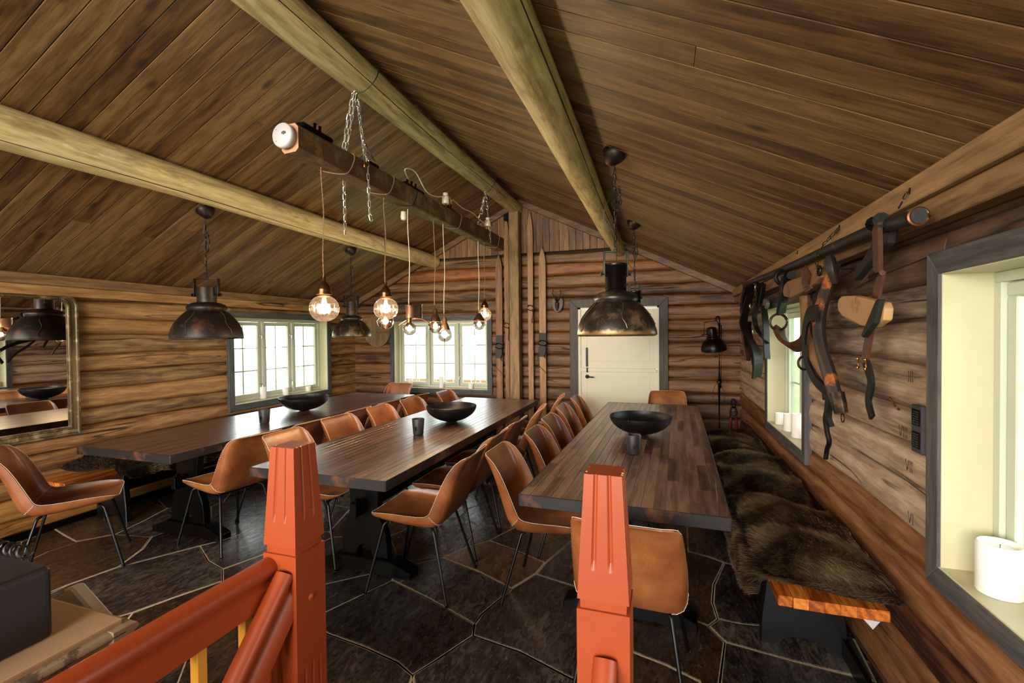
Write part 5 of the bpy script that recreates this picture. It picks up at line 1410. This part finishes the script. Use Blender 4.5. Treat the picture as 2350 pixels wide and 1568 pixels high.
# ================================================================== HARNESS ON THE WINDOW-SIDE WALL
XW = XR-.012
def W3(y, z, off=.06): return (XR-off, y, z)
TW = [0.0]
def strap(m, P, w, off=.06, th=.006, k=5, tw=0.0):
    Q = smooth_path([W3(p[0], p[1], p[2] if len(p) > 2 else off) for p in P], k)
    V = []; F = []
    n = len(Q)
    for i in range(n):
        t_ = (Q[min(i+1, n-1)]-Q[max(i-1, 0)]).normalized(); s_ = t_.cross(Vector((1, 0, 0)))
        s_ = s_.normalized() if s_.length > .05 else Vector((0, 1, 0)); u_ = s_.cross(t_).normalized()
        if tw or TW[0]:
            a_ = tw or TW[0]; s_, u_ = s_*math.cos(a_)+u_*math.sin(a_), u_*math.cos(a_)-s_*math.sin(a_)
        ww = (w[0]+(w[1]-w[0])*i/(n-1)) if isinstance(w, tuple) else w
        V += [Q[i]-s_*ww/2-u_*th/2, Q[i]+s_*ww/2-u_*th/2, Q[i]+s_*ww/2+u_*th/2, Q[i]-s_*ww/2+u_*th/2]
    for i in range(n-1):
        for j in range(4): F.append((i*4+j, i*4+(j+1) % 4, i*4+4+(j+1) % 4, i*4+4+j))
    F += [(3, 2, 1, 0), tuple(n*4-4+j for j in range(4))]
    m.add(V, F, False); return m
def ringy(m, y, z, r, off=.06, th=.006, rot=0):
    ax = Vector((math.sin(rot), math.cos(rot), 0)); m.tube(arc(W3(y, z, off), r, 0, 2*PI, 20, ax, (0, 0, 1))[:-1], th, 8, closed=True)
def chunk(m, P, off0, off1, mi=0): return m.prism(P, off0, off1, lambda a, b, h: (XR-h, a, b), mi=mi)
# carrying pole
t = thing('carrying_pole', 'long dark wooden shaft hung on chains below the eaves board', 'pole', (XR-.09, 3.5, 1.88))
m = M(); Q = smooth_path([(XR-.115, 1.70, 1.838), (XR-.11, 1.95, 1.862), (XR-.105, 2.5, 1.880), (XR-.10, 3.5, 1.905), (XR-.095, 4.6, 1.945), (XR-.095, 5.0, 1.955)])
m.tube(Q, [.025-.007*i/(len(Q)-1) for i in range(len(Q))], 12); m.build('shaft', m_pole, t)
m = M(); m.tube(arc((XR-.115, 1.702, 1.838), .025, 0, 2*PI, 20, (1, 0, 0), (0, 0, 1))[:-1], .005, 6, closed=True); m.build('end_ring', m_copper, t)
for (y, z0) in ((2.50, 1.985), (1.86, 1.965), (3.2, 1.985)):
    m = M(); m.tube([(XR-.07, y, z0), (XR-.075, y, z0-.02)], .004, 6); m.build('hook', m_iron, t)
chain([(XR-.075, 2.50, 1.97), (XR-.11, 2.58, 1.915), (XR-.13, 2.62, 1.86), (XR-.11, 2.68, 1.78)], .030, .015, .002, m_iron, t, ORG[t.name])
chain([(XR-.075, 2.49, 1.97), (XR-.11, 2.49, 1.92)], .030, .015, .002, m_iron, t, ORG[t.name])
chain([(XR-.075, 1.86, 1.955), (XR-.10, 1.87, 1.90)], .026, .013, .002, m_iron, t, ORG[t.name])
GH = 'horse harness pieces on the window side wall'
# piece A: strap with pale wooden plate
t = thing('harness_strap', 'brown harness strap with a pale wooden plate, between the windows', 'harness', (XR-.05, 2.05, 1.8), GH)
m = M(); strap(m, [(1.905, 1.875, .145), (1.94, 1.80, .13), (1.99, 1.705, .11)], .052, th=.014); m.build('upper_strap', m_strapb, t)
m = M(); strap(m, [(1.985, 1.715, .10), (2.034, 1.608, .10), (2.09, 1.48, .10), (2.128, 1.378, .10)], .048, th=.010); m.build('middle_strap', m_strapb, t)
m = M(); strap(m, [(2.120, 1.375, .10), (2.100, 1.30, .09), (2.125, 1.225, .09), (2.09, 1.165, .09)], (.050, .034), th=.010); m.build('lower_strap', m_strap, t)
m = M(); m.tube([W3(1.885, 1.872, .14), W3(1.945, 1.872, .14)], .026, 10); m.build('grip', m_strap, t)
m = M(); chunk(m, [(2.287, 1.606), (2.278, 1.63), (2.24, 1.640), (2.106, 1.632), (1.87, 1.592), (1.85, 1.57), (1.86, 1.53), (1.936, 1.507), (2.045, 1.515), (2.238, 1.558), (2.28, 1.582)], .115, .145); m.build('wooden_plate', m_plank, t, bevel=.008, seg=2)
m = M(); chunk(m, [(1.835, 1.60), (1.86, 1.60), (1.93, 1.53), (1.985, 1.478), (1.965, 1.47), (1.88, 1.52)], .145, .165); m.build('blade', m_pole, t, bevel=.003)
m = M(); m.tube(smooth_path([W3(2.05, 1.25, .05), W3(2.02, 1.22, .045), W3(1.98, 1.215, .05), W3(1.95, 1.225, .07)]), .004, 6); m.build('wire_hook', m_copper, t)
m = M(); m.tube([W3(2.05, 1.695, .11), W3(1.955, 1.70, .11)], .010, 8); m.build('peg', m_strapb, t)
m = M()
for (y, z) in ((2.160, 1.385), (2.085, 1.385), (2.160, 1.350), (2.085, 1.350), (1.955, 1.85), (1.875, 1.85)): m.lathe([(0, .007), (.006, .004), (.007, 0), (.005, -.005), (0, -.006)], W3(y, z, .115), 10)
m.tube([W3(2.160, 1.385, .112), W3(2.160, 1.35, .112)], .003, 6); m.tube([W3(2.085, 1.385, .112), W3(2.085, 1.35, .112)], .003, 6); m.build('brass_studs', m_brass, t)
t = thing('harness_tongue', 'dark flat tapering piece hanging slantwise under the pole', 'harness', (XR-.08, 2.1, 1.78), GH)
m = M(); chunk(m, [(1.93, 1.865), (1.955, 1.80), (2.10, 1.755), (2.245, 1.70), (2.262, 1.722), (2.10, 1.81), (1.98, 1.87)], .07, .10); m.build('dark_blade', m_pole, t, bevel=.004)
# piece B: hames / collar
t = thing('horse_collar', 'worn wooden horse collar with orange paint and hanging straps, right of the small window', 'harness', (XR-.07, 2.6, 1.78), GH)
def limb(P, offs, ws, mat, nm):
    Q = smooth_path([W3(a, b, o_) for (a, b), o_ in zip(P, offs)], 5); k = len(Q)
    m = M(); V = []; F = []
    for i in range(k):
        q = i/(k-1)*(len(ws)-1); j = min(int(q), len(ws)-2); w = ws[j]+(ws[j+1]-ws[j])*(q-j)
        t_ = (Q[min(i+1, k-1)]-Q[max(i-1, 0)]).normalized(); s_ = t_.cross(Vector((1, 0, 0))).normalized(); u_ = s_.cross(t_)
        for a in range(8):
            V.append(Q[i]+s_*w/2*math.cos(a*PI/4)+u_*w*.32*math.sin(a*PI/4))
    for i in range(k-1):
        for a in range(8): F.append((i*8+a, i*8+(a+1) % 8, i*8+8+(a+1) % 8, i*8+8+a))
    F += [tuple(range(8))[::-1], tuple(k*8-8+a for a in range(8))]
    m.add(V, F, True); return m.build(nm, mat, t)
limb([(2.96, 1.77), (2.93, 1.66), (2.87, 1.55), (2.78, 1.44), (2.64, 1.36), (2.52, 1.27), (2.42, 1.215)], [.09, .10, .11, .12, .12, .11, .10], [.09, .085, .075, .10, .11, .07, .05], m_harw, 'hame')
limb([(2.40, 1.795), (2.46, 1.70), (2.52, 1.60), (2.51, 1.50), (2.46, 1.40), (2.40, 1.30), (2.345, 1.20), (2.322, 1.15)], [.12, .13, .14, .15, .15, .14, .13, .12], [.07, .075, .085, .085, .080, .085, .08, .078], m_harp, 'hame')
limb([(2.345, 1.225), (2.33, 1.18), (2.318, 1.142)], [.128, .124, .12], [.088, .088, .078], m_domeb, 'iron_shoe')
limb([(2.43, 1.81), (2.37, 1.80), (2.345, 1.76), (2.36, 1.71)], [.12, .15, .15, .13], [.05, .065, .06, .045], m_harp, 'hame_top')
m = M(); chunk(m, [(3.17, 1.735), (3.14, 1.705), (2.99, 1.688), (2.75, 1.70), (2.55, 1.722), (2.475, 1.745), (2.49, 1.785), (2.56, 1.80), (2.80, 1.785), (3.05, 1.79), (3.14, 1.775)], .10, .16); m.build('saddle_block', m_harw, t, bevel=.012, seg=2)
m = M(); strap(m, [(2.62, 1.80, .165), (2.66, 1.74, .17), (2.66, 1.70, .15)], .10, th=.006); m.build('block_patch', m_strapb, t)
m = M(); strap(m, [(2.70, 1.72, .08), (2.73, 1.60, .09), (2.72, 1.48, .10), (2.66, 1.36, .10)], .05, th=.012); strap(m, [(2.62, 1.72, .09), (2.62, 1.58, .10), (2.60, 1.45, .11)], .04, th=.012); strap(m, [(2.84, 1.71, .08), (2.84, 1.60, .08), (2.78, 1.48, .09)], .035, th=.010)
m.build('inner_straps', m_strap, t)
m = M(); strap(m, [(2.42, 1.58, .18), (2.50, 1.575, .19), (2.60, 1.53, .18), (2.67, 1.44, .17), (2.66, 1.34, .16), (2.56, 1.26, .15), (2.47, 1.22, .13)], (.075, .045), th=.010); m.build('wide_belt', m_strap, t)
m = M(); strap(m, [(2.47, 1.27, .13), (2.50, 1.22, .13), (2.49, 1.18, .13)], .045, th=.010); strap(m, [(2.42, 1.22, .13), (2.45, 1.11, .13), (2.44, 1.06, .12)], (.05, .03), th=.02)
m.tube(smooth_path([W3(2.47, 1.16, .12), W3(2.52, 1.09, .12), W3(2.53, 1.02, .11), W3(2.535, .97, .10), W3(2.60, .92, .09), W3(2.62, .87, .09)]), .011, 8); m.build('hanging_strap', m_strap, t)
m = M(); ringy(m, 2.30, 1.125, .018, .12, .0025); ringy(m, 2.54, 1.245, .018, .10, .003); ringy(m, 2.47, 1.775, .020, .16, .006); m.build('iron_rings', m_iron, t)
TW[0] = -.9
# piece C: bridle with ring in front of the small window
t = thing('bridle', 'black bridle with big iron ring hanging before the small window', 'harness', (XR-.1, 3.3, 1.8), GH)
m = M()
ringy(m, 3.36, 1.845, .042, .12, .013, 1.2); m.tube([W3(3.30, 1.85, .10), W3(3.22, 1.84, .10)], .026, 8)
m.build('headstall', m_strap, t)
m = M(); strap(m, [(3.25, 1.83, .12), (3.235, 1.77, .13), (3.27, 1.70, .13), (3.32, 1.65, .13), (3.345, 1.61, .13)], .062, th=.020); strap(m, [(3.28, 1.72, .12), (3.36, 1.695, .12), (3.45, 1.67, .12)], (.028, .012), th=.012); m.build('cheek_strap', m_strap, t)
m = M(); ringy(m, 3.36, 1.557, .052, .14, .008, 1.35); ringy(m, 2.86, 1.325, .036, .12, .006, 1.2); m.build('iron_rings', m_iron, t)
m = M(); strap(m, [(3.39, 1.515, .13), (3.33, 1.48, .14), (3.20, 1.43, .14), (3.05, 1.405, .13), (2.90, 1.43, .12), (2.83, 1.475, .11)], (.07, .06), th=.024); m.build('nose_band', m_strapb, t)
m = M(); strap(m, [(2.83, 1.44, .10), (2.84, 1.39, .10), (2.855, 1.35, .11)], .05, th=.02); m.build('lower_cheek', m_strap, t)
m = M(); m.tube(smooth_path([W3(3.58, 1.735, .08), W3(3.35, 1.715, .09), W3(3.1, 1.71, .09), W3(2.95, 1.715, .09)]), [.006+.012*math.sin(PI*i/18) for i in range(19)], 8); m.build('wooden_bow', m_harw, t)
# piece D: cluster in the far corner
t = thing('harness_bundle', 'bundle of dark leather straps hanging in the corner beyond the small window', 'harness', (XR-.08, 4.7, 1.85), GH)
m = M(); strap(m, [(4.55, 1.90, .12), (4.62, 1.80, .13), (4.66, 1.72, .13)], .12, th=.02); strap(m, [(4.50, 1.83, .12), (4.64, 1.72, .13), (4.80, 1.60, .13), (4.70, 1.50, .13), (4.52, 1.44, .12), (4.36, 1.36, .11), (4.27, 1.26, .10), (4.33, 1.115, .10)], (.09, .10), th=.012); m.build('main_strap', m_strap, t)
m = M(); strap(m, [(4.74, 1.48, .09), (4.62, 1.36, .09), (4.48, 1.25, .09), (4.39, 1.12, .09)], .07, th=.01); strap(m, [(4.25, 1.90, .10), (4.20, 1.76, .11), (4.36, 1.63, .11), (4.26, 1.52, .11), (4.12, 1.46, .10), (3.98, 1.42, .09)], .05, th=.01)
strap(m, [(4.10, 1.70, .09), (4.02, 1.56, .09), (4.0, 1.42, .09), (3.97, 1.29, .09)], .06, th=.01); strap(m, [(4.96, 1.60, .08), (4.9, 1.48, .08), (4.84, 1.35, .08)], .10, th=.01); strap(m, [(4.10, 1.88, .09), (4.08, 1.80, .10), (4.2, 1.70, .1)], .04, th=.01); m.build('side_straps', m_strap, t)
m = M(); strap(m, [(5.02, 1.58, .07), (5.08, 1.45, .07), (5.0, 1.32, .07), (4.95, 1.22, .07)], (.12, .05), th=.02); strap(m, [(4.83, 1.93, .10), (4.80, 1.84, .11), (4.90, 1.80, .1)], (.06, .16), th=.012); m.build('brown_flap', m_strapb, t)
m = M()
for (cy, cz, ry, rz) in ((4.88, 1.735, .16, .045), (4.22, 1.715, .20, .050), (4.25, 1.505, .17, .048)): chunk(m, [(cy+ry*math.cos(a*PI/10), cz+rz*math.sin(a*PI/10)) for a in range(20)], .06, .085)
m.build('blinkers', m_plaqueg, t, bevel=.004) if False else m.build('blinkers', m_plaque, t, bevel=.004)
m = M()
for (y, z) in ((4.6, 1.87), (4.45, 1.72), (4.3, 1.50), (4.2, 1.86), (4.28, 1.30)): ringy(m, y, z, .018, .13, .004, .4)
m.build('buckles', m_steel, t)

# ---- switch plates, cabinet, speaker
t = thing('switch_plate', 'dark double wall plate with slotted inserts beside the near window casing', 'switch', (XR, 1.895, 1.16))
M().bb(XR-.03, XR-.012, 1.897, 1.965, 1.085, 1.235).build('plate', m_greyplate, t, bevel=.003) if False else None
m_greyplate = plain('dark_grey_plate', lin((44, 44, 46)), .45)
M().bb(XR-.022, XR-.004, 1.894, 1.962, 1.075, 1.240).build('plate', m_greyplate, t, bevel=.003)
for z in (1.120, 1.197):
    M().bb(XR-.026, XR-.02, 1.903, 1.953, z-.028, z+.028).build('insert', m_black, t, bevel=.002)
    m = M()
    for k in range(6): 
        for j in range(2): m.bb(XR-.0275, XR-.0255, 1.908+.023*j, 1.926+.023*j, z-.021+.008*k, z-.018+.008*k)
    m.build('slots', m_greyplate, t)
t = thing('cabinet', 'weathered cabinet with moulded cream-worn top by the guard rail', 'cabinet', (-1.5, .5, 0))
cx1, cy1, zt = -1.285, .765, .80
def top_ring(m, e, z0, z1): m.bb(-1.80-e, cx1+e, -.2, cy1+e, z0, z1)
M().bb(-1.80, cx1-.02, -.2, cy1-.02, 0, .735).build('body', m_shabby, t, bevel=.004)
m = M(); P = [(0, zt-.012), (.024, zt-.014), (.030, zt-.022), (.030, zt-.028), (.018, zt-.034), (.010, zt-.048), (-.004, zt-.060), (-.018, zt-.068), (-.024, zt-.080), (-.03, zt-.08), (-.03, zt-.012)]
m.prism(P, -.2, cy1, lambda a, b, h: (cx1+a, h, b)); m.prism(P, -1.80, cx1+.03, lambda a, b, h: (h, cy1+a, b)); m.build('cornice', m_shabby, t, bevel=.002)
M().bb(-1.80, cx1+.008, -.2, cy1+.008, zt-.02, zt).build('top_board', m_shabtop, t, bevel=.005, seg=2)
t = thing('speaker_box', 'black grained box with rounded edges on the cabinet top', 'speaker', (-1.55, .45, zt))
M().bb(-1.75, -1.355, .10, .675, zt+.001, .968).build('case', m_boxblk, t, bevel=.014, seg=4)
m = M(); P = []
for i in range(90): a = i*.42; P.append((-1.575+.0017*i-.02, .690+.013*math.cos(a)-.018, .985+.013*math.sin(a)))
m.tube(P, .003, 5); m.tube(smooth_path([P[0], (-1.64, .62, .975), (-1.72, .5, .975), (-1.78, .4, .96)]), .003, 5); own('coiled_cable', m, m_cordk, 'black coiled cable lying over the edge of the black box', 'cable')
t = thing('grey_board', 'pale grey slanted panel leaning behind the cabinet', 'board', (-1.55, .86, 0))
m = M(); m.prism([(-1.66, 0), (-1.66, .745), (-1.64, .775), (-1.61, .785), (-1.40, .66), (-1.40, 0)], .84, .875, lambda a, b, h: (a, h, b)); m.build('panel', m_greypanel, t, bevel=.006) if False else None
m_greypanel = plain('grey_panel_paint', lin((205, 202, 192)), .5)
m.build('panel', m_greypanel, t, bevel=.006)
